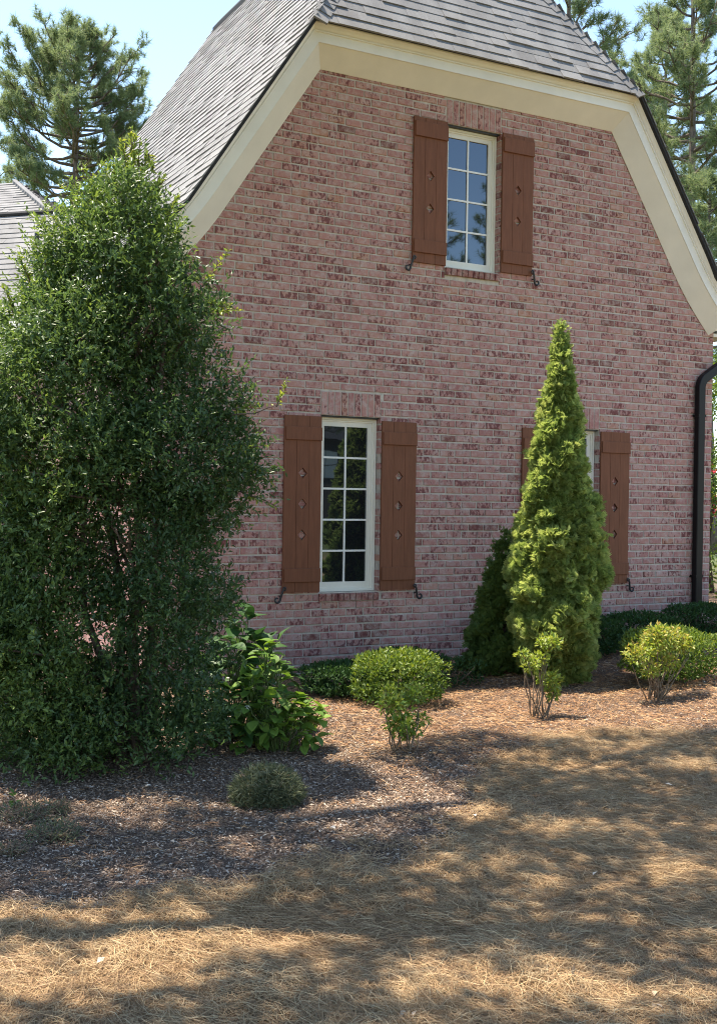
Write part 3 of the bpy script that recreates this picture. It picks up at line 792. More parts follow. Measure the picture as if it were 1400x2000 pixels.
for q in (qs[0], qs[1]):
    b = HB(); b.tube([q + np.array([0, 0, .02]), (AP if q is qs[0] else tops[1]) + np.array([0, 0, .02])], 0.045, 7, 0.6); b.put("hip_cap", M['shingle'], wroof)
vb = at(72, 520, 17.3)
s_ = (WP - vb) @ WM * -1
vb = np.array([vb[0], vb[1], ZR - ((vb - WP) @ WM)])
b = HB(); b.tube([vb - np.array([0, 0, .05]), vb + np.array([0, 0, .17])], 0.035, 10); b.tube([vb - np.array([0, 0, .06]), vb + np.array([0, 0, .03])], [.085, .045], 10)
b.put("vent_pipe", M['iron'], wroof)
b = HB(); e1 = eave0 - WM * 0.35
for (p, q) in (((e1 - WU * 2), (e1 + WU * 9)),):
    b.poly([(p[0], p[1], -.4), (q[0], q[1], -.4), (q[0], q[1], eave0[2] + .3), (p[0], p[1], eave0[2] + .3)])
ww = b.put("wall", M['mortar'])
b = HB()
z = 0.0; r = 0
while z < eave0[2] + .1:
    x = -2.0 + (0.1 if r % 2 else 0)
    while x < 8.8:
        p = e1 + WU * x; q = e1 + WU * (x + BL); o_ = WM * 0.007
        pts = [p + o_, q + o_]; rr = random.random()
        lo = [np.array([*(t[:2]), z]) for t in pts]; hi = [np.array([*(t[:2]), z + BH]) for t in pts]
        b.poly([lo[0], lo[1], hi[1], hi[0]], rr)
        b.poly([hi[0], hi[1], hi[1] - o_, hi[0] - o_], rr); b.poly([lo[0], hi[0], hi[0] - o_, lo[0] - o_], rr)
        x += MODX
    z += MODZ; r += 1
ob = b.put("brickwork", M['brick'], ww); ob["kind"] = "stuff"

# ------------------------------------------------------------------ foliage tools
def unit(a): return a / np.maximum(np.linalg.norm(a, axis=-1, keepdims=True), 1e-9)
def rand_dirs(n): return unit(rng.normal(size=(n, 3)))
def leaf_arrays(Pb, D, N, L, W, rnd, fold=0.25, droop=0.0):
    """folded leaf blades: base, right, tip, left, midrib -> two quads each"""
    n = len(Pb); D = unit(D); S = unit(np.cross(D, N)); N = np.cross(S, D)
    L = np.broadcast_to(np.asarray(L, float), (n,))[:, None]; W = np.broadcast_to(np.asarray(W, float), (n,))[:, None]
    tip = Pb + D * L - N * L * droop
    mid = Pb + D * L * 0.48 - N * W * fold * 0.2
    rt = Pb + D * L * 0.45 + S * W * 0.5 + N * W * fold; lf = Pb + D * L * 0.45 - S * W * 0.5 + N * W * fold
    V = np.stack([Pb, rt, tip, lf, mid], 1).reshape(-1, 3)
    i = (np.arange(n) * 5)[:, None]
    F = np.concatenate([i + np.array([[0, 1, 2, 4]]), i + np.array([[0, 4, 2, 3]])], 1).reshape(-1, 4)
    return V, F, np.repeat(rnd, 5)
def leaf_object(name, parts, mat, parent, kind=True):
    V, F, A = [], [], []; o_ = 0
    for (v, f, a) in parts:
        V.append(v); F.append(f + o_); A.append(a); o_ += len(v)
    V = np.concatenate(V) - np.array(parent.location)
    me = np_mesh(name, V, np.concatenate(F), {"rnd": np.clip(np.concatenate(A), 0, 0.999)})
    ob = link(name, me, mat, parent)
    if kind: ob["kind"] = "stuff"
    return ob
def no_random(mat):
    """leaf tone taken from the mesh alone"""
    for n in mat.node_tree.nodes:
        if n.type == 'OBJECT_INFO':
            for l in list(n.outputs["Random"].links):
                sock = l.to_socket; mat.node_tree.links.remove(l); sock.default_value = 0.0
for k in ('holly_leaf', 'cedar_leaf', 'cedar_shaded', 'shrub_leaf', 'hedge_leaf', 'nandina_leaf', 'grey_herb', 'needle_green', 'straw', 'red_straw', 'mulch', 'oak_leaf'):
    no_random(M[k])
def part_tubes(name, tubes, mat, parent, n=6, smooth=True):
    b = MB(); L = Vector(parent.location)
    for pts, rad in tubes: b.tube([Vector(p) - L for p in pts], rad, n)
    o = b.build(name, mat, parent, smooth)
    if name in ('branches', 'stems', 'canes'): o["kind"] = "stuff"
    return o
def wiggle(a, b, n=6, amp=0.05):
    a = np.array(a, float); b = np.array(b, float); out = []
    j = rng.normal(size=(n + 1, 3)) * amp
    for k in range(n + 1):
        t = k / n; out.append(a + (b - a) * t + j[k] * math.sin(math.pi * t))
    return out

# ------------------------------------------------------------------ tall evergreen at the left corner
HD = 7.62
hb = px_ground(262, 1490)
holly = thing("evergreen_tree", "tall dark glossy-leaved evergreen hiding the left corner of the brick house", "tree", tuple(hb))
blobs = []   # px, py, radius px, depth offset m
for (x, y, r) in ((262, 330, 38), (235, 385, 55), (175, 405, 55), (288, 420, 46), (235, 475, 92), (145, 480, 62), (318, 490, 45), (200, 560, 110), (315, 565, 85), (95, 560, 60), (380, 575, 40),
                  (262, 850, 60), (250, 930, 55), (240, 1010, 50), (300, 960, 45), (245, 1090, 52), (305, 1090, 40), (240, 1180, 50), (300, 1210, 38), (265, 1290, 45), (320, 1030, 60), (225, 1330, 60),
                  (60, 640, 80), (160, 660, 110), (280, 660, 115), (380, 650, 60), (420, 620, 30), (-30, 730, 90), (80, 760, 110), (200, 770, 120), (320, 770, 105), (420, 770, 62), (455, 800, 42),
                  (-40, 860, 110), (80, 880, 110), (190, 880, 90), (345, 880, 95), (440, 880, 60), (470, 930, 52), (495, 950, 30),
                  (-50, 990, 120), (70, 1000, 105), (165, 1000, 75), (340, 990, 80), (410, 1000, 55), (445, 985, 42),
                  (-40, 1110, 120), (80, 1120, 100), (175, 1130, 70), (340, 1110, 70), (400, 1085, 52), (350, 1190, 82), (425, 1180, 52), (390, 1240, 62),
                  (-50, 1230, 120), (70, 1240, 110), (180, 1260, 75), (230, 1200, 40), (350, 1290, 75), (400, 1310, 42), (-40, 1350, 120), (80, 1360, 110), (190, 1370, 85), (330, 1370, 75), (380, 1400, 52),
                  (-40, 1450, 95), (60, 1450, 80), (150, 1450, 75), (235, 1420, 62), (310, 1440, 58), (360, 1450, 40)):
    for dz in (-0.38, 0.05, 0.42):
        if r < 45 and dz != 0.05: continue
        if dz < .3 and r > 50 and random.random() < .38: continue
        k = 1.0 if dz == 0.05 else 0.86
        blobs.append((x + random.uniform(-12, 12), y + random.uniform(-12, 12), r * k, dz * min(1.0, r / 85)))
parts = []
LEAVES = 190000
wts = np.array([b[2] ** 2 for b in blobs]); wts = wts / wts.sum()
bc = []
for (x, y, r, dz), wt in zip(blobs, wts):
    c = at(x, y, HD + dz); R = (random.uniform(.62, .98) if dz < .15 else .98) * r / (FOC / HD); bc.append((c, R)); btone = random.gauss(0, .07)
    nl = max(60, int(LEAVES * wt * random.choice((.45, .8, 1.1, 1.4))))
    ntw = max(8, nl // 9)                        # leaves sit on little twigs
    u = rand_dirs(ntw); rad = rng.random(ntw) ** 0.26 * (1 + 0.17 * rng.normal(size=ntw)) * np.where(rng.random(ntw) < .06, 1.3, 1)
    tw0 = c + u * (rad * R)[:, None]
    td = unit(u + np.array([0, 0, 0.55]) + 0.6 * rng.normal(size=(ntw, 3)))
    ti = np.repeat(np.arange(ntw), 9); s = np.tile(np.linspace(0, 1, 9), ntw)
    TL = rng.uniform(0.09, 0.17, ntw)
    Pb = tw0[ti] + td[ti] * (s * TL[ti])[:, None] + rng.normal(size=(len(ti), 3)) * 0.004
    D = unit(td[ti] * 0.7 + rand_dirs(len(ti)) * 0.9 + np.array([0, 0, 0.1]))
    N = unit(rand_dirs(len(ti)) * 0.6 + np.array([0, 0, 0.8]) + u[ti] * 0.4)
    z = Pb[:, 2]
    tone = 0.18 + rng.random(len(ti)) * 0.40 + 0.14 * s * (rad[ti] > .75) + 0.16 * np.clip((z - 2.4) / 2, 0, 1) + rng.normal(size=ntw)[ti] * 0.06 + btone + 0.14 * (x < 170) - 0.05 * (x > 320) + 0.10 * (y < 560)  # sunlit left and top and shaded right side put into the leaf tone
    keep = z > ground_z(Pb[:, 0], Pb[:, 1]) + 0.02
    sz = rng.uniform(0.028, 0.052, len(ti))
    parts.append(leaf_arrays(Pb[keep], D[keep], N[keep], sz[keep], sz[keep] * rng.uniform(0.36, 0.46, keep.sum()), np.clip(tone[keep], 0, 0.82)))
# young pale shoots that stick out
shoots = [((258, 330), (256, 250), 0), ((265, 340), (275, 275), .05), ((250, 350), (238, 275), -.05), ((262, 330), (264, 262), .04), ((270, 350), (300, 318), .05), ((240, 360), (215, 330), 0), ((230, 380), (225, 325), 0), ((285, 390), (312, 350), .05), ((190, 390), (185, 345), 0),
          ((258, 345), (262, 258), 0.0), ((250, 350), (240, 290), .05), ((275, 345), (288, 300), .1), ((225, 380), (205, 320), 0), ((300, 390), (322, 345), 0), ((180, 390), (165, 325), 0), ((160, 420), (120, 360), .1),
          ((395, 560), (447, 488), -.1), ((400, 590), (452, 600), -.1), ((410, 610), (468, 606), -.15), ((60, 560), (40, 500), 0), ((100, 540), (85, 490), 0), ((455, 800), (505, 790), -.1), ((480, 900), (530, 945), -.1),
          ((540, 795), (560, 742), .1), ((320, 430), (348, 385), 0), ((140, 470), (105, 425), 0), ((30, 620), (8, 560), 0), ((350, 640), (362, 560), -.3), ((440, 880), (520, 870), -.2), ((470, 960), (540, 990), -.1), ((290, 300), (300, 335), 0),
          ((455, 810), (545, 790), -.15)]
stw = []
for (a, c, dz) in shoots:
    A = at(*a, HD + dz); B = at(*c, HD + dz + random.uniform(-.08, .08)); n = 38
    if a == (455, 810): n = 8
    stw.append((wiggle(A, B, 4, 0.012), [0.006, 0.005, 0.004, 0.003, 0.002]))
    s = np.linspace(0.05, 1, n); Pb = A + (B - A) * s[:, None]; ax = unit((B - A)[None])[0]
    D = unit(ax * 0.75 + rand_dirs(n)); N = unit(rand_dirs(n) * 0.5 + np.array([0, 0, 1]))
    sz = rng.uniform(0.036, 0.056, n) * (1.1 - 0.35 * s)
    parts.append(leaf_arrays(Pb, D, N, sz, sz * 0.42, np.clip(0.80 + 0.2 * rng.random(n), 0, .999)))
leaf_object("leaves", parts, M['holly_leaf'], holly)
trunks = []
for (x0, x1, r, dz) in ((268, 262, .045, .1), (255, 200, .035, .2), (280, 330, .035, 0), (245, 120, .032, .1), (290, 400, .025, .1)):
    a = np.array(hb) + np.array([(x0 - 262) / 300, dz * .4, -0.05]); bt = at(x1, 560 if abs(x1 - 262) < 80 else 760, HD + dz)
    trunks.append((wiggle(a, bt, 7, 0.05), [r * (1 - 0.1 * k) for k in range(8)]))
for k in range(70):
    c, R = bc[random.randrange(len(bc))]
    base = np.array(hb) + (c - np.array(hb)) * 0.55; base[:2] = np.array(hb)[:2] + (c - hb)[:2] * 0.15; base[2] = max(0.15, c[2] - 0.35)
    trunks.append((wiggle(base, c + rand_dirs(1)[0] * R * .6, 4, 0.03), [0.013, 0.011, 0.009, 0.006, 0.004]))
part_tubes("trunk", trunks[:5], M['bark'], holly); part_tubes("branches", trunks[5:] + stw, M['bark'], holly, 5)

# ------------------------------------------------------------------ arborvitae
def arborvitae(name, label, base, height, prof, mat, n_clumps, seed, tint=0.0):
    """prof: list of (relative height, radius)"""
    t = thing(name, label, "tree", tuple(base))
    g = np.random.default_rng(seed); base = np.array(base)
    hs = np.array([p[0] for p in prof]); rs = np.array([p[1] for p in prof])
    # clumps spread over the cone by surface area
    cand = g.random(n_clumps * 6); rr = np.interp(cand, hs, rs); ok = g.random(len(cand)) < rr / rs.max()
    hrel = cand[ok][:n_clumps]; nC = len(hrel); ang = g.random(nC) * 2 * math.pi
    rad = np.interp(hrel, hs, rs)
    lump = 0.56 + 0.80 * vnoise(ang * np.maximum(rad, .12) / .13 + 50, hrel * height / 0.17 + seed, 1.0, seed) 
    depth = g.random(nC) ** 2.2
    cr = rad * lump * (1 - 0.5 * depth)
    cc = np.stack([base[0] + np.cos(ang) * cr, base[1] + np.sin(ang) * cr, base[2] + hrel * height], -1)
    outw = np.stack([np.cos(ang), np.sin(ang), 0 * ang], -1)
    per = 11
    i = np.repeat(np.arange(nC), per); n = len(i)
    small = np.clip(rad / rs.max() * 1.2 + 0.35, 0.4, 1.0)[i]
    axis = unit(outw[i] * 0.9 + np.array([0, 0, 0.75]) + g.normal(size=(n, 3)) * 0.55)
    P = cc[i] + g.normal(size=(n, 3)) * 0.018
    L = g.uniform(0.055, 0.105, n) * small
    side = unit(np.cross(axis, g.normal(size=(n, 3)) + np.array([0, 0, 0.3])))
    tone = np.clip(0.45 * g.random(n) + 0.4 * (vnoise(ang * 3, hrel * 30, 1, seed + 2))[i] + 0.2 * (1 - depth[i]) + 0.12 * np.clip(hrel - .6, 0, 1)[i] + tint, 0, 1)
    V, F, A = [], [], []; o_ = 0
    # each spray: a flat fan of five scale-covered fingers
    for a_, l_, s0 in ((0, 1.0, 0.0), (0.45, 0.8, 0.12), (-0.45, 0.8, 0.12), (0.85, 0.55, 0.02), (-0.85, 0.55, 0.02), (0.5, 0.45, 0.5), (-0.5, 0.45, 0.5)):
        d = unit(axis * math.cos(a_) + side * math.sin(a_)); q = unit(np.cross(d, np.cross(axis, side)))
        b0 = P + axis * (L * s0)[:, None]; w_ = (0.0075 * small)[:, None]
        cup = np.cross(axis, side) * (L * 0.12 * abs(math.sin(a_)))[:, None]
        v = np.stack([b0 - q * w_ * .4, b0 + d * (L * l_ * .55)[:, None] + q * w_, b0 + d * (L * l_)[:, None] + cup, b0 + d * (L * l_ * .55)[:, None] - q * w_], 1).reshape(-1, 3)
        f = (np.arange(n) * 4)[:, None] + np.array([[0, 1, 2, 3]])
        V.append(v); F.append(f + o_); A.append(np.repeat(np.clip(tone + 0.12 * s0, 0, .999), 4)); o_ += len(v)
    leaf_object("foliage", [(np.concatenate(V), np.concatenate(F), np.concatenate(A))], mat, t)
    tr = [(wiggle(base - np.array([0, 0, .05]), base + np.array([0, 0, height * .93]), 6, 0.02), [0.05, .046, .04, .033, .025, .016, .006])]
    for k in range(60):
        hh = g.uniform(0.08, 0.85); a = g.random() * 6.28; r_ = float(np.interp(hh, hs, rs)) * .8
        p0 = base + np.array([0, 0, hh * height - .12]); p1 = base + np.array([math.cos(a) * r_, math.sin(a) * r_, hh * height])
        tr.append((wiggle(p0, p1, 3, .01), [.010, .008, .006, .003]))
    part_tubes("trunk", tr[:1], M['bark'], t); part_tubes("branches", tr[1:], M['bark'], t, 4)
    return t
tb = px_ground(1083, 1330)
tw_top = np.array([tb[0], tb[1], 0]); 
TF = (tb - CAM) @ FWD
th_h = at(1095, 622, TF)[2] - tb[2]
SCL = FOC / TF
arborvitae("arborvitae", "tall pointed yellow-green arborvitae in front of the right-hand ground-floor window", tb, th_h,
           [(q, r_ * 0.78 / SCL) for q, r_ in ((0.0, 55), (0.06, 82), (0.18, 97), (0.30, 95), (0.42, 86), (0.52, 70), (0.62, 52), (0.72, 40), (0.82, 30), (0.91, 18), (0.97, 9), (1.0, 2))],
           M['cedar_leaf'], 3800, 5)
b2 = np.array([6.55, -0.95, float(ground_z(6.55, -0.95))]); TF2 = (b2 - CAM) @ FWD
# lean between them is only apparent: the second one stands behind and to the left
b2 = at(982, 1330, TF2); b2[2] = float(ground_z(b2[0], b2[1])); h2 = at(990, 1040, TF2)[2] - b2[2]; S2 = FOC / TF2
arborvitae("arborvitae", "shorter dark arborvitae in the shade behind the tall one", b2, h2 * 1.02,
           [(0.0, 62 / S2), (0.1, 70 / S2), (0.3, 54 / S2), (0.55, 38 / S2), (0.8, 22 / S2), (0.95, 9 / S2), (1, 3 / S2)], M['cedar_shaded'], 800, 8)

# ------------------------------------------------------------------ clipped shrubs
def shrub(name, label, c, rx, ry, h, mat, n, seed, leaf=(0.032, 0.05), group=None, flat=0.55, cat="shrub", lo=0.08):
    t = thing(name, label, cat, (c[0], c[1], float(ground_z(c[0], c[1]))), group)
    g = np.random.default_rng(seed); base = np.array(t.location)
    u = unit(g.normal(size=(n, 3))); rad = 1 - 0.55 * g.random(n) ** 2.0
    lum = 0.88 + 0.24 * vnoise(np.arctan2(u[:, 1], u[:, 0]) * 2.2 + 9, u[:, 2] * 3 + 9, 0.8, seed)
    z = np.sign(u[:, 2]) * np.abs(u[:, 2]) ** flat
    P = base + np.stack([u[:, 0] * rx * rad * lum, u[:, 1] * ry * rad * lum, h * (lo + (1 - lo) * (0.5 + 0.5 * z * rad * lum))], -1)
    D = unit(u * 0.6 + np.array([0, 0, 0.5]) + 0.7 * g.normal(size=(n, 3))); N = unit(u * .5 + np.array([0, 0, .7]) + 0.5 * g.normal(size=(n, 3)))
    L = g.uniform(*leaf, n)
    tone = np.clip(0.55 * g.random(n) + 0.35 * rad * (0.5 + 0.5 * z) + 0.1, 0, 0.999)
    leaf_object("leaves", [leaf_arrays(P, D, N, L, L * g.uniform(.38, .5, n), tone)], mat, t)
    st = []
    for k in range(14):
        a = g.random() * 6.28; q = g.uniform(.3, .8)
        st.append((wiggle(base + np.array([math.cos(a) * .04, math.sin(a) * .04, -.03]), base + np.array([math.cos(a) * rx * q, math.sin(a) * ry * q, h * g.uniform(.4, .8)]), 3, .02), [.010, .008, .006, .004]))
    part_tubes("stems", st, M['twig'], t, 5)
    return t
bx1 = px_ground(788, 1385)
shrub("rounded_shrub", "sunlit round shrub between the big-leaved hydrangea and the tall arborvitae", bx1 + np.array([0.08, 0.22, 0]), 0.43, 0.38, 0.49, M['shrub_leaf'], 5200, 21, flat=0.6)
bx2 = px_ground(1318, 1338)
shrub("rounded_shrub", "sunlit spreading shrub behind the yellow nandina near the downspout", bx2 + np.array([0.06, 0.14, 0]), 0.52, 0.40, 0.50, M['shrub_leaf'], 6200, 22, flat=0.6)
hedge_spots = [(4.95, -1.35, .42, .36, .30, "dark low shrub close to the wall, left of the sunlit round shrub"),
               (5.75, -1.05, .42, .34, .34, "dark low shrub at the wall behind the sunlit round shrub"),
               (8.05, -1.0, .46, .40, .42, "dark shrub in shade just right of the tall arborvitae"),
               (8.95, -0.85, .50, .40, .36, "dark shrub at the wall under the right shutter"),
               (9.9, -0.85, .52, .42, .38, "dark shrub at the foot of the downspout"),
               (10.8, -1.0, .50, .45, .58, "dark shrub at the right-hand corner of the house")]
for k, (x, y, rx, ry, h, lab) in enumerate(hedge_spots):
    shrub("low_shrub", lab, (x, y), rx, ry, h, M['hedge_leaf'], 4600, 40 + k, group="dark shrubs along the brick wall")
# a low spreading ground plant at the wall between round shrub and arborvitae
shrub("low_shrub", "sparse creeping plant at the wall just left of the dark arborvitae", (6.05, -1.45), .35, .28, .26, M['hedge_leaf'], 700, 57, group="dark shrubs along the brick wall")

# ------------------------------------------------------------------ hydrangea
def big_leaf_mesh(seed):
    g = np.random.default_rng(seed); nu, nv = 5, 4; V = []; 
    for i in range(nu + 1):
        t = i / nu; wv = (math.sin(math.pi * min(1, t * 1.02) ** 0.8) ** 0.8) * 0.36 if 0 < i < nu else (0.02 if i == 0 else 0.0)
        for j in range(nv + 1):
            s = (j / nv - 0.5) * 2
            V.append((s * wv, t, -0.28 * t * t + 0.05 * t + 0.20 * abs(s) * wv + 0.02 * math.sin(9 * t + 3 * abs(s)) * (i > 0) + g.normal() * .006))
    F = [(i * (nv + 1) + j, i * (nv + 1) + j + 1, (i + 1) * (nv + 1) + j + 1, (i + 1) * (nv + 1) + j) for i in range(nu) for j in range(nv)]
    return np_mesh("leaf", np.array(V), np.array(F), None, True)
def leafy_plant(name, label, base, domes, n, mat, seed, size, flowers=0):
    t = thing(name, label, "shrub", tuple(base)); g = random.Random(seed); base = np.array(base)
    meshes = []
    for k in range(4):
        me = big_leaf_mesh(seed + k); me.materials.append(mat); meshes.append(me)
    stems = []; tot = sum(d[3] for d in domes)
    for (c, R, hh, wgt) in domes:
        for s in range(7):
            a = g.random() * 6.283; tip = np.array([c[0] + math.cos(a) * R * .5, c[1] + math.sin(a) * R * .5, c[2] + hh * .75])
            stems.append((wiggle(base + np.array([(tip - base)[0] * .3, (tip - base)[1] * .3, -.02]), tip, 4, .02), [.007, .006, .005, .004, .003]))
        for j in range(int(n * wgt / tot)):
            th = g.random() * 6.283; cz = g.random() ** .8; rad = 1 - .38 * g.random() ** 2
            cr = math.sqrt(max(0, 1 - cz ** 2.4))
            pos = np.array([c[0] + math.cos(th) * R * cr * rad, c[1] + math.sin(th) * R * cr * rad, c[2] + .03 + hh * cz * (.6 + .4 * rad) * .97])
            out = Vector((math.cos(th + g.gauss(0, .5)), math.sin(th + g.gauss(0, .5)), 0)); el = g.gauss(-0.05 + .35 * cz, .32)
            d = (out * math.cos(el) + Vector((0, 0, 1)) * math.sin(el)).normalized()
            upv = (Vector((0, 0, 1)) * math.cos(el) - out * math.sin(el) + out * .45 * (1 - cz) + Vector((g.gauss(0, .25), g.gauss(0, .25), 0))).normalized()
            sd = d.cross(upv).normalized(); upv = sd.cross(d); L = size * g.uniform(.65, 1.15)
            st = pos - np.array(d) * L * .4
            o = bpy.data.objects.new("leaf", meshes[g.randrange(4)]); C.objects.link(o); o.parent = t
            o.matrix_local = Matrix(((sd.x * L, d.x * L, upv.x * L, st[0] - base[0]), (sd.y * L, d.y * L, upv.y * L, st[1] - base[1]), (sd.z * L, d.z * L, upv.z * L, st[2] - base[2]), (0, 0, 0, 1)))
            q = np.array([c[0] + (st[0] - c[0]) * .6, c[1] + (st[1] - c[1]) * .6, max(c[2], st[2] - .07)])
            stems.append(([q, (q + st) / 2, st], [.0035, .003, .002]))
    part_tubes("stems", stems, M['green_stem'], t, 5)
    for k in range(flowers):
        c, R, hh, w_ = domes[k % len(domes)]; a = g.uniform(3.4, 5.6)
        p = np.array([c[0] + math.cos(a) * R * .9, c[1] + math.sin(a) * R * .9, c[2] + hh * g.uniform(.3, .8)])
        b = MB()
        for q in range(7):
            dd = Vector(rand_dirs(1)[0]); e_ = dd.orthogonal().normalized() * .011; f_ = dd.cross(e_)
            cc = Vector(p - base) + dd * .02
            b.poly([cc - e_ - f_, cc + e_ - f_, cc + e_ + f_, cc - e_ + f_])
        b.build("flower", M['flower'], t)
    return t
hy = px_ground(470, 1462)
hyb = hy + np.array([0.10, 0.35, 0])
leafy_plant("hydrangea", "tall dark hydrangea with broad leaves against the brick, right of the evergreen tree", hyb,
            [(hyb + np.array([0.10, 0.1, 0]), .24, 1.00, 1.2), (hyb + np.array([-.12, -.1, 0]), .32, 0.78, 1.2), (hyb + np.array([-.12, -.25, 0]), .30, 0.45, .7), (hyb + np.array([.33, .15, 0]), .24, 0.80, .8)], 270, M['hydrangea_shaded'], 71, 0.165, 4)
hy2 = px_ground(545, 1472)
leafy_plant("hydrangea", "lower bright green hydrangea with crowded leaves in front of the tall dark one", hy2 + np.array([0.02, .05, 0]),
            [(hy2 + np.array([.03, .05, 0]), .26, 0.46, 1.0), (hy2 + np.array([.20, .05, 0]), .19, 0.38, .6), (hy2 + np.array([-.16, .1, 0]), .20, 0.56, .6), (hy2 + np.array([.0, .22, 0]), .20, .78, .7)], 285, M['hydrangea_leaf'], 81, 0.115, 0)

# ------------------------------------------------------------------ nandinas
def nandina(label, base, stems_px, leafc, seed, tone):
    """stems_px: number of canes; leafc: list of (dx, dy, z, radius, leaves)"""
    t = thing("nandina", label, "shrub", tuple(base), "nandina shrubs in the bed"); g = np.random.default_rng(seed); base = np.array(base)
    st = []
    for k in range(stems_px):
        a = g.random() * 6.28; c = leafc[k % len(leafc)]
        p0 = base + np.array([math.cos(a) * .06, math.sin(a) * .06, -.02]); p1 = base + np.array([c[0] + math.cos(a) * .05, c[1] + math.sin(a) * .05, c[2] * g.uniform(.7, 1.05)])
        st.append((wiggle(p0, p1, 4, .012), [.006, .0055, .005, .004, .003]))
    parts = []
    for (dx, dy, z, R, n) in leafc:
        n = int(n * 1.7)
        u = unit(g.normal(size=(n, 3))); c = base + np.array([dx, dy, z]); P = c + u * (R * g.random(n) ** .5)[:, None] * np.array([1, 1, .7])
        D = unit(u * .7 + g.normal(size=(n, 3)) * .6 + np.array([0, 0, .05])); N = unit(np.array([0, 0, 1.0]) + .5 * g.normal(size=(n, 3)))
        L = g.uniform(.034, .056, n); parts.append(leaf_arrays(P, D, N, L, L * .46, np.clip(tone[0] + tone[1] * g.random(n) + tone[2] * (P[:, 2] - c[2]) / R, 0, .999)))
        for q in range(6):
            st.append((wiggle(c - np.array([0, 0, R * .6]), c + unit(g.normal(size=3)) * R * .8, 2, .005), [.0025, .002, .0012]))
    leaf_object("leaves", parts, M['nandina_leaf'], t); part_tubes("canes", st, M['twig'], t, 5)
n1 = px_ground(785, 1468)
nandina("small nandina with reddish top leaves in front of the sunlit round shrub", n1, 12, [(-.10, 0, .34, .10, 80), (.10, .02, .40, .09, 90), (-.05, -.05, .20, .10, 110), (.06, 0, .15, .09, 70), (-.11, .02, .44, .06, 30), (.02, .03, .27, .09, 60), (.16, 0, .22, .06, 30)], 91, (0.36, 0.38, 0.20))
n2 = px_ground(1052, 1402)
nandina("thin bare-stemmed nandina standing in front of the tall arborvitae", n2, 16, [(.10, 0, .62, .10, 120), (-.09, 0, .44, .08, 70), (.02, .03, .48, .08, 60), (.11, 0, .30, .10, 130), (.13, 0, .20, .07, 60), (-.17, 0, .53, .06, 40)], 92, (0.50, 0.30, 0.05))
n3 = px_ground(1278, 1367)
nandina("yellow and orange leaved nandina with many pale canes near the downspout", n3, 22, [(-.20, 0, .42, .13, 130), (.0, 0, .50, .16, 220), (.20, .0, .52, .15, 200), (.33, 0, .46, .10, 80), (.10, -.05, .33, .10, 80), (-.1, -.05, .27, .08, 50), (.02, .0, .6, .1, 80)], 93, (0.56, 0.34, 0.14))

# ------------------------------------------------------------------ wiry grey herb and weeds
def wiry(name, label, base, r, h, n, seed, cat="plant", ln=(0.06, 0.15), mat='grey_herb', group=None):
    t = thing(name, label, cat, tuple(base), group); g = np.random.default_rng(seed); base = np.array(base)
    a = g.random(n) * 6.28; q = np.sqrt(g.random(n)); hz = g.random(n) ** .7
    P = base + np.stack([np.cos(a) * r * q, np.sin(a) * r * q, h * hz * np.sqrt(np.maximum(1 - q * q * .85, .02))], -1)
    D = unit(np.stack([np.cos(a) * q, np.sin(a) * q, .55 + 0 * a], -1) + g.normal(size=(n, 3)) * .95)
    L = g.uniform(*ln, n) * min(1, h / .25); N = unit(g.normal(size=(n, 3)))
    leaf_object("sprigs", [leaf_arrays(P, D, N, L, 0.006 + 0 * L, np.clip(g.random(n) * .6 + .4 * hz * g.random(n), 0, .999), fold=.1, droop=.12)], M[mat], t)
    st = [(wiggle(base - np.array([0, 0, .02]), base + np.array([math.cos(b_) * r * .8, math.sin(b_) * r * .8, h * g.uniform(.4, .9)]), 3, .02), [.004, .0035, .003, .002]) for b_ in g.random(30) * 6.28]
    part_tubes("stems", st, M['twig'], t, 4)
sb_ = px_ground(532, 1575)
wiry("wiry_shrub", "small wiry grey-green shrub alone on the bark mulch", sb_ + np.array([0, .08, 0]), 0.20, 0.22, 7500, 101, "shrub", (0.03, 0.075))
for k, (px, py, r, h, n, lab) in enumerate(((60, 1600, .20, .09, 420, "flat dry grey weed by the left edge of the bed"), (108, 1640, .14, .10, 420, "greener low weed tuft left of the wiry shrub"), (120, 1588, .05, .08, 60, "tiny bright weed seedling in the mulch"), (20, 1668, .12, .06, 160, "thin weed patch at the mulch's left edge"))):
    wiry("weed", lab, px_ground(px, py), r, h, n, 110 + k, "weed", (0.05, 0.12), group="weeds in the mulch")
# seedling leaves
sd = px_ground(28, 1590)
t = thing("seedling", "green leafy seedling standing in the sunlit mulch", "plant", tuple(sd))
g = np.random.default_rng(5); P = np.array(sd) + np.stack([0 * np.arange(8), 0 * np.arange(8), np.linspace(.05, .11, 8)], -1)
leaf_object("leaves", [leaf_arrays(P, unit(rand_dirs(8) + np.array([0, 0, .3])), rand_dirs(8) * .4 + np.array([0, 0, 1.]), .05 + 0 * P[:, 0], .024 + 0 * P[:, 0], rng.random(8) * .5)], M['shrub_leaf'], t, False)
part_tubes("stem", [([np.array(sd) - np.array([0, 0, .01]), np.array(sd) + np.array([0, 0, .1])], [.004, .003])], M['twig'], t, 5)

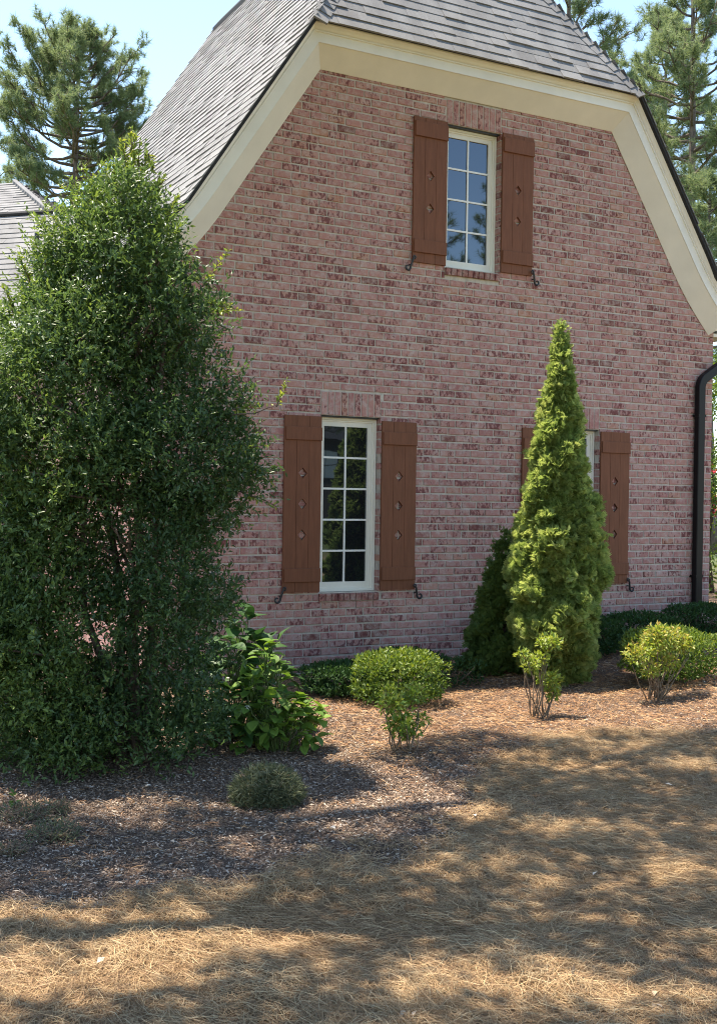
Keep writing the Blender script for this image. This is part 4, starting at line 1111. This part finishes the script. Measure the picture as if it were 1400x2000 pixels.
# ------------------------------------------------------------------ pines beyond the house
def pine(label, px, top_py, bottom_py, half_px, fwd, seed, trunk_r=0.20, lean=0.0, n_limb=46, tuft=26, group="pines beyond the house", base=None, height=None, crown=None, radius=None, nl=46):
    if base is None:
        top = at(px, top_py, fwd); base = np.array([top[0] - lean, top[1], float(ground_z(top[0], top[1]))]); height = top[2] - base[2]
        crown = at(px, bottom_py, fwd)[2] - base[2]; radius = half_px / (FOC / fwd)
    else: lean = 0
    t = thing("pine_tree", label, "tree", tuple(base), group); g = np.random.default_rng(seed); base = np.array(base)
    n = 10; pts = []
    for k in range(n + 1):
        f = k / n; pts.append(base + np.array([lean * f + .12 * math.sin(3 * f + seed), .10 * math.sin(4 * f + 2 * seed), height * f * .985 - .1]))
    def tp(f):
        q = f * n; i = min(n - 1, int(q)); return pts[i] + (pts[i + 1] - pts[i]) * (q - i)
    part_tubes("trunk", [(pts, [trunk_r * (1.15 - 1.0 * (k / n)) + .015 for k in range(n + 1)])], M['pine_bark'], t, 9)
    limbs = []; tc, td = [], []
    f0 = crown / height
    for k in range(n_limb):
        f = f0 + (1 - f0) * ((k + g.random()) / n_limb) ** .9
        rel = (f - f0) / (1 - f0)
        shape = (0.55 + 0.45 * math.sin(math.pi * min(1, rel * 1.05 + .12))) * (1 - rel ** 3.2) + .12
        a = k * 2.4 + g.uniform(-.5, .5); L = radius * shape * g.uniform(.65, 1.1)
        p0 = tp(min(.985, f)); out = np.array([math.cos(a), math.sin(a), 0])
        rise = L * (0.15 + .75 * rel) + g.uniform(-.15, .2) * L
        path = [p0 + out * L * s + np.array([0, 0, rise * s ** 1.6 - .05 * L * math.sin(math.pi * s)]) + g.normal(size=3) * .05 * L * s for s in np.linspace(0, 1, 6)]
        limbs.append((path, [trunk_r * .30 * (1.05 - s) * (1 - .5 * rel) + .010 for s in np.linspace(0, 1, 6)]))
        ntw = max(4, int(7 * L / 1.6))
        for q in range(ntw):
            s = 0.35 + .65 * (q + g.random()) / ntw; i = min(4, int(s * 5)); p = path[i] + (path[i + 1] - path[i]) * (s * 5 - i)
            sd = np.array([-out[1], out[0], 0]) * g.choice((-1, 1)); tl = L * .42 * (1.15 - s) * g.uniform(.5, 1.2) + .15
            dirv = unit((sd * g.uniform(.2, 1) + out * .8 + np.array([0, 0, g.uniform(.2, 1.0)]))[None])[0]
            e_ = p + dirv * tl; limbs.append(([p, p + dirv * tl * .5 + g.normal(size=3) * .03, e_], [.022, .015, .008]))
            for w_ in range(g.integers(3, 7)):
                tc.append(p + dirv * tl * g.uniform(.45, 1.0) + g.normal(size=3) * .10); td.append(unit((dirv * .5 + np.array([0, 0, .9]) + g.normal(size=3) * .45)[None])[0])
        tc.append(path[-1]); td.append(unit((out * .6 + np.array([0, 0, .8]))[None])[0])
    for q in range(10): tc.append(tp(.985) + g.normal(size=3) * .16); td.append(np.array([0, 0, 1.]))
    part_tubes("branches", limbs, M['pine_bark'], t, 5)
    tc = np.array(tc); td = np.array(td); nt_ = len(tc)
    i = np.repeat(np.arange(nt_), nl); m_ = len(i)
    d = unit(td[i] * .75 + g.normal(size=(m_, 3)) * .62); L = g.uniform(.17, .30, m_)
    b0 = tc[i] + td[i] * g.uniform(-.10, .12, m_)[:, None]; sdv = unit(np.cross(d, g.normal(size=(m_, 3)))) * .0075
    tip = b0 + d * L[:, None] + np.array([0, 0, -.035]) * (L / .25)[:, None]
    V = np.stack([b0 - sdv, b0 + sdv, tip], 1).reshape(-1, 3); Fc = (np.arange(m_) * 3)[:, None] + np.array([[0, 1, 2]])
    tone = np.clip(.55 * g.random(m_) + .3 * g.random(nt_)[i] + .15, 0, .999)
    leaf_object("needles", [(V, Fc, np.repeat(tone, 3))], M['needle_green'], t)
    return t
pine("broad rounded pine rising behind the wing's hip roof, left of the main roof", 158, 48, 395, 168, 40, 3, .20, n_limb=82, nl=54)
pine("tall pine with a bare trunk and tufted limbs at the right edge beyond the roof", 1352, -90, 480, 150, 36, 7, .19, n_limb=64)
pine("pine with a thinner trunk just left of the tall one at the right edge", 1300, 5, 380, 105, 41, 12, .15, n_limb=50)
pine("pine half hidden behind the right hip of the main roof", 1120, -160, 300, 130, 34, 9, .16, n_limb=40)
pine("lower young pine right of the house behind the rake", 1395, 330, 700, 95, 33, 15, .12, n_limb=36)
pine("pine beyond the left edge behind the wing roof", -95, 250, 560, 130, 44, 17, .18, n_limb=36)

# a leafy crape myrtle past the right-hand corner
cm = np.array([13.6, 2.6, 0.45])
t = thing("crape_myrtle", "leafy small tree with red flowers glimpsed past the right corner of the house", "tree", tuple(cm))
pc = []; lp = []
g = np.random.default_rng(6)
for k in range(60):
    c = cm + np.array([g.uniform(-1.3, 1.6), g.uniform(-1.2, 1.2), g.uniform(.15, 3.6) if k < 30 else g.uniform(.1, 1.8)]); n = 420
    u = rand_dirs(n); P = c + u * (.5 * rng.random(n) ** .4)[:, None]
    L = rng.uniform(.05, .08, n); lp.append(leaf_arrays(P, unit(u + rand_dirs(n)), unit(rand_dirs(n) + np.array([0, 0, 1])), L, L * .5, rng.random(n) * .8)); pc.append(c)
leaf_object("leaves", lp, M['shrub_leaf'], t)
part_tubes("trunk", [(wiggle(cm - np.array([0, 0, .2]), c, 4, .08), [.04, .035, .03, .02, .01]) for c in pc[::5]], M['bark'], t, 6)
fl = []
for k in range(22):
    c = pc[k % 60] + rand_dirs(1)[0] * .45; n = 26; u = rand_dirs(n)
    fl.append(leaf_arrays(c + u * .06, u, rand_dirs(n), .035 + 0 * u[:, 0], .03 + 0 * u[:, 0], rng.random(n)))
leaf_object("flowers", fl, M['red_flower'], t)

# ------------------------------------------------------------------ across the garden (seen in the window glass)
for k, (x, y, h, cr, r) in enumerate(((21.5, -33, 17, 4.5, 3.2), (29.4, -36, 16.6, 5, 2.6), (19, -40, 16, 4, 3.4), (32.7, -35, 18.6, 4, 2.4), (14.5, -36, 15, 3.5, 3.2), (40, -40, 19, 5, 3.6), (10, -42, 17, 4, 3.2))):
    pine("pine standing across the garden opposite the brick gable, %s" % ("behind the dark house", "tallest of that row", "beside the dark house", "nearest the right", "in the middle of the gap", "farthest right", "farthest left")[k], 0, 0, 0, 0, 0, 200 + k, .22, n_limb=40, group="pines across the garden", base=(x, y, 0.2), height=h, crown=cr, radius=r, nl=30)
for k, (x, y, h, cr, r, lab) in enumerate(((22, -53, 12, 1.2, 4.0, "bushy dark pine left behind the dark house"), (29, -55, 12.5, 1.2, 4.2, "bushy dark pine in the middle behind the dark house"), (36, -53, 12, 1.2, 4.0, "bushy dark pine right behind the dark house"))):
    pine(lab, 0, 0, 0, 0, 0, 300 + k, .22, n_limb=54, group="pines across the garden", base=(x, y, 0.2), height=h, crown=cr, radius=r, nl=34)
nb = thing("neighbouring_house", "house with shade-darkened walls and white-blinded windows across the garden", "house", (29, -46, 0.2))
b = MB(); b.box(-7, 7, -3, 3, -.3, 4.9); nw = b.build("wall", M['shaded_siding'], nb)
b = MB(); b.poly([(-7.5, 3.6, 4.8), (7.5, 3.6, 4.8), (7.5, 0, 7.0), (-7.5, 0, 7.0)]); b.poly([(7.5, -3.6, 4.8), (-7.5, -3.6, 4.8), (-7.5, 0, 7.0), (7.5, 0, 7.0)]); b.poly([(-7.5, -3.6, 4.8), (-7.5, 3.6, 4.8), (-7.5, 0, 7.0)]); b.poly([(7.5, 3.6, 4.8), (7.5, -3.6, 4.8), (7.5, 0, 7.0)])
b.build("roof", M['dark_edge'], nb)
for x in (-5.2, -2.1, 1.2, 4.4):
    b = MB(); b.box(x - 1.0, x + 1.0, 3.0, 3.05, 2.7, 4.25); f = b.build("window", M['iron'], nb)
    for i in range(3):
        for j in range(2):
            b = MB(); b.box(x - .95 + i * .64, x - .34 + i * .64, 3.05, 3.07, 2.76 + j * .75, 3.46 + j * .75); b.build("pane", M['white_siding'], f)

# ------------------------------------------------------------------ unseen oak at the left, crown laid out to cast the foreground shade
SHADE_TOP = ([-400, 640, 700, 760, 830, 950, 1050, 1150, 1230, 1400, 1800], [1475, 1475, 1478, 1478, 1450, 1428, 1452, 1450, 1432, 1432, 1432])
LIT = [(40, 1548, 110, 24), (200, 1582, 60, 16), (95, 1665, 90, 20), (0, 1660, 40, 16), (560, 1765, 75, 26), (560, 1845, 130, 34), (330, 1850, 150, 62), (90, 1800, 160, 22), (60, 1930, 190, 62), (230, 1920, 140, 40), (420, 1830, 140, 30),
       (830, 1702, 70, 17), (1062, 1628, 60, 20), (960, 1592, 55, 14), (1312, 1712, 85, 34), (1225, 1815, 95, 17), (1378, 1822, 55, 22), (1300, 1546, 45, 9), (1095, 1543, 50, 9), (1165, 1506, 65, 9), (1345, 1500, 60, 11), (1010, 1482, 55, 10),
       (690, 1502, 60, 10), (870, 1545, 50, 8), (860, 1595, 40, 7), (850, 1935, 110, 36), (1060, 1945, 150, 52), (1290, 1962, 160, 34), (780, 1990, 60, 16), (900, 1800, 45, 9), (650, 1900, 40, 10), (1390, 1630, 40, 9), (720, 1620, 50, 8), (640, 1560, 40, 7)]
def is_lit(px, py):
    if py < np.interp(px, *SHADE_TOP): return True
    jx = (random.random() - .5) * 26; jy = (random.random() - .5) * 7
    for (cx, cy, rx, ry) in LIT:
        if ((px + jx - cx) / rx) ** 2 + ((py + jy - cy) / ry) ** 2 < 1: return True
    return False
oak_base = np.array([-3.2, -3.4, 0.0])
oak = thing("oak_tree", "unseen spreading oak left of the camera, crown shaped to shade the foreground", "tree", tuple(oak_base))
hol_axis = np.array(hb)[:2]
cl = []
tries = 0
while len(cl) < 5200 and tries < 120000:
    tries += 1
    x = random.uniform(-1.2, 9.5); y = random.uniform(-9.6, -2.9); gz_ = float(ground_z(x, y))
    px, py, f = proj(np.array([x, y, gz_]))
    if f < 1.0: continue
    if -150 < px < 1550 and py < 2150:
        if is_lit(px, py): continue
    elif vnoise(x, y, .8, 31) < .42: continue
    # leave the evergreen's own top in the sun
    skip = False
    for hz in (1.5, 2.5, 3.5, 4.3):
        q = np.array([x - SUN_SHIFT[0] * hz, y - SUN_SHIFT[1] * hz])
        lim = 0.95 if hz < 3 else 0.7
        if np.hypot(*(q - hol_axis)) < lim: skip = True
    if skip: continue
    for h in (7.2, 8.0, 8.8, 9.6, 10.5):
        hh = h + random.uniform(-.35, .35)
        P = np.array([x - SUN_SHIFT[0] * hh, y - SUN_SHIFT[1] * hh, gz_ + hh]); qx, qy, qf = proj(P)
        if qx < -220 or qy < -260 or qx > 1700: cl.append(P); break
cl = np.array(cl)
i = np.repeat(np.arange(len(cl)), 16); n = len(i)
Pb = cl[i] + np.clip(rng.normal(size=(n, 3)), -2, 2) * np.array([.085, .085, .10])
L = rng.uniform(.06, .10, n)
leaf_object("leaves", [leaf_arrays(Pb, rand_dirs(n), unit(rand_dirs(n) * .7 + np.array([0, 0, 1.])), L, L * .6, rng.random(n))], M['oak_leaf'], oak)
fork = oak_base + np.array([.5, .1, 5.6])
limbs = []
tip_sel = cl[rng.permutation(len(cl))[:70]]
mains = [fork + np.array([dx, dy, dz]) for dx, dy, dz in ((2.4, -3.2, 2.2), (3.2, -1.2, 2.8), (3.4, .6, 3.4), (5.6, .8, 4.2), (1.0, -4.2, 1.8))]
for mpt in mains: limbs.append((wiggle(fork, mpt, 6, .10), [.13, .12, .10, .085, .07, .055, .04]))
for c in tip_sel:
    k = int(np.argmin([np.linalg.norm(c - m_) for m_ in mains])); limbs.append((wiggle(mains[k] - (mains[k] - fork) * .2, c, 4, .08), [.03, .025, .018, .012, .006]))
part_tubes("trunk", [([oak_base - np.array([0, 0, .2]), oak_base + np.array([.05, 0, .5]), oak_base + np.array([.25, .05, 3]), fork], [.42, .32, .27, .2])], M['bark'], oak, 10)
part_tubes("branches", limbs, M['bark'], oak, 6)

# ------------------------------------------------------------------ ground litter
def in_view(x, y, z, m_=140):
    a, b_, f = proj(np.stack([x, y, z], -1)); return (f > 1) & (a > -m_) & (a < 1400 + m_) & (b_ < 2000 + m_)
def strands(n_want, xr, yr, keep_fn, lmin, lmax, wd, zamp, seed, near=True):
    g = np.random.default_rng(seed); X, Y = [], []; tot = 0
    while tot < n_want:
        x = g.uniform(*xr, n_want); y = g.uniform(*yr, n_want)
        if near:
            a = np.stack([x, y, 0 * x], -1); f = (a - CAM) @ FWD; keep = g.random(n_want) < np.clip((5.2 / np.maximum(f, .5)) ** 1.6, 0, 1)
        else: keep = np.ones(n_want, bool)
        keep &= in_view(x, y, 0 * x); keep &= keep_fn(x, y, g)
        X.append(x[keep]); Y.append(y[keep]); tot += keep.sum()
    x = np.concatenate(X)[:n_want]; y = np.concatenate(Y)[:n_want]; n = n_want
    heap = vnoise(x, y, .33, seed) * .6 + vnoise(x, y, .12, seed + 1) * .4
    z = ground_z(x, y) + heap * zamp * g.random(n) + .003
    # strands lie in drifts: direction follows a slow swirl plus scatter
    th = 3.2 * vnoise(x, y, .45, seed + 3) + g.normal(size=n) * .75 + g.choice((0, math.pi), n)
    el = np.clip(g.normal(size=n) * .11, -.25, .5)
    L = g.uniform(lmin, lmax, n); d = np.stack([np.cos(th) * np.cos(el), np.sin(th) * np.cos(el), np.sin(el)], -1)
    c = np.stack([x, y, z + np.abs(np.sin(el)) * L * .4], -1)
    sd = np.stack([-np.sin(th), np.cos(th), 0 * th], -1); bend = (g.normal(size=n) * .13 * L)[:, None] * sd + np.stack([0 * th, 0 * th, np.abs(g.normal(size=n)) * .05 * L], -1)
    a = c - d * (L / 2)[:, None]; e_ = c + d * (L / 2)[:, None]; mid = c + bend
    upv = np.stack([0 * th, 0 * th, 1 + 0 * th], -1); wv = unit(np.cross(d, upv) + upv * g.normal(size=n)[:, None] * .6) * (wd * g.uniform(.7, 1.3, n))[:, None] / 2
    V = np.stack([a - wv * .7, a + wv * .7, mid + wv, mid - wv, e_ + wv * .3, e_ - wv * .3], 1).reshape(-1, 3)
    k = (np.arange(n) * 6)[:, None]; Fq = np.concatenate([k + np.array([[0, 1, 2, 3]]), k + np.array([[3, 2, 4, 5]])], 1).reshape(-1, 4)
    tone = np.clip(.02 + .95 * g.random(n) + .3 * (heap - .5), 0, .999)
    return V, Fq, np.repeat(tone, 6)
def bed_soft(x, y):
    ye = np.interp(x, EDGE_X, EDGE_Y)
    return np.clip((y - ye + 0.5 * (vnoise(x, y, 0.42, 19) - 0.5) + .25 * (vnoise(x, y, .13, 20) - .5)) / 0.55 + 0.5, 0, 1)
V, Fq, A = strands(260000, (-.6, 9.5), (-8.4, -2.6), lambda x, y, g: bed_soft(x, y) < g.random(len(x)) * .9 + .015, .05, .155, .0017, .05, 301)
o = link("pine_straw", np_mesh("pine_straw", V, Fq, {"rnd": A}), M['straw']); o["kind"] = "stuff"; o["label"] = "loose tan pine straw covering the ground in the foreground"; o["category"] = "pine straw"
def red_zone(x, y, g):
    w = np.clip((x - 3.4) / 1.2, 0, 1) * np.clip((y + 4.6 + .5 * (vnoise(x, y, .6, 77) - .5)) / .7, 0, 1)
    return (in_bed(x, y) > .3) & (y < -.02) & (g.random(len(x)) < .10 + .90 * w)
V, Fq, A = strands(60000, (1, 11.5), (-5.4, 0), red_zone, .03, .09, .0034, .03, 302, False)
o = link("red_pine_straw", np_mesh("red_pine_straw", V, Fq, {"rnd": A}), M['red_straw']); o["kind"] = "stuff"; o["label"] = "reddish shredded straw mulch in the sunny bed along the wall"; o["category"] = "mulch"
def chips(n_want, seed):
    g = np.random.default_rng(seed); X, Y = [], []; tot = 0
    while tot < n_want:
        x = g.uniform(-.5, 9, n_want); y = g.uniform(-6.6, -1.5, n_want)
        w = 1 - .75 * np.clip((x - 3.8) / 1.5, 0, 1) * np.clip((y + 4.3) / .6, 0, 1)
        keep = in_view(x, y, 0 * x) & (bed_soft(x, y) > g.random(n_want) * .8 + .1) & (g.random(n_want) < w)
        X.append(x[keep]); Y.append(y[keep]); tot += keep.sum()
    x = np.concatenate(X)[:n_want]; y = np.concatenate(Y)[:n_want]; n = n_want
    P = np.stack([x, y, ground_z(x, y) + .004 + .022 * g.random(n) * vnoise(x, y, .2, seed)], -1)
    th = g.random(n) * 6.28; el = g.normal(size=n) * .22
    D = np.stack([np.cos(th) * np.cos(el), np.sin(th) * np.cos(el), np.sin(el)], -1); N = unit(np.array([0, 0, 1.]) + g.normal(size=(n, 3)) * .45)
    L = g.uniform(.010, .034, n) * g.uniform(.6, 1.1, n); W = np.minimum(L * g.uniform(.2, .42, n), .010)
    return leaf_arrays(P, D, N, L, W, np.clip(g.random(n) ** 1.15, 0, .999), fold=.18)
V, Fq, A = chips(165000, 401)
o = link("bark_mulch", np_mesh("bark_mulch", V, Fq, {"rnd": A}), M['mulch']); o["kind"] = "stuff"; o["label"] = "dark grey-brown shredded bark mulch in the planting bed"; o["category"] = "mulch"
# pale fallen leaves
g = np.random.default_rng(77)
spots = [((1310, 1547), "largest pale dry leaf in a sunny patch at the right edge of the straw"), ((1285, 1540), "small pale leaf just left of the largest pale leaf on the straw"), ((1150, 1725), "pale dry leaf in the shaded straw right of the middle"),
         ((1285, 1952), "white dry leaf on the sunlit straw in the bottom right corner"), ((1125, 1930), "white dry leaf on sunlit straw left of the corner ones"), ((1290, 1985), "white dry leaf at the very bottom right of the straw"),
         ((790, 1995), "dry leaf at the bottom middle of the straw"), ((265, 1732), "long tan leaf lying near the straw edge of the bark mulch"), ((335, 1655), "pale leaf in the middle of the dark bark mulch"), ((190, 1898), "pale leaf on the sunny straw at the lower left"),
         ((300, 1545), "pale leaf on the mulch just in front of the tall evergreen"), ((618, 1745), "dry leaf where the straw meets the bark mulch"), ((650, 1625), "dry leaf on bark mulch right of the wiry grey shrub"), ((930, 1605), "pale leaf where straw begins right of the bark mulch"),
         ((520, 1640), "dry leaf on mulch just in front of the wiry grey shrub"), ((860, 1380), "dry leaf under the right side of the sunlit round shrub")]
dl = []
for (px, py), _ in spots:
    p = px_ground(px + g.uniform(-6, 6), py); n = 1 + int(g.random() < .4)
    P = np.repeat(p[None], n, 0) + g.normal(size=(n, 3)) * .02; P[:, 2] = p[2] + .035
    dl.append(leaf_arrays(P, unit(np.stack([g.normal(size=n), g.normal(size=n), .15 * g.normal(size=n)], -1)), unit(np.array([0, 0, 1.]) + .4 * g.normal(size=(n, 3))), g.uniform(.035, .065, n), g.uniform(.016, .028, n), g.random(n), .3))
for k, (v, f, a) in enumerate(dl):
    c = v.mean(0); me = np_mesh("dry_leaf", v - c, f, {"rnd": a}); o = link("dry_leaf", me, M['dry_leaf'], None, tuple(c))
    o["label"] = spots[k][1]; o["category"] = "leaf"; o["group"] = "pale dry leaves on the ground"
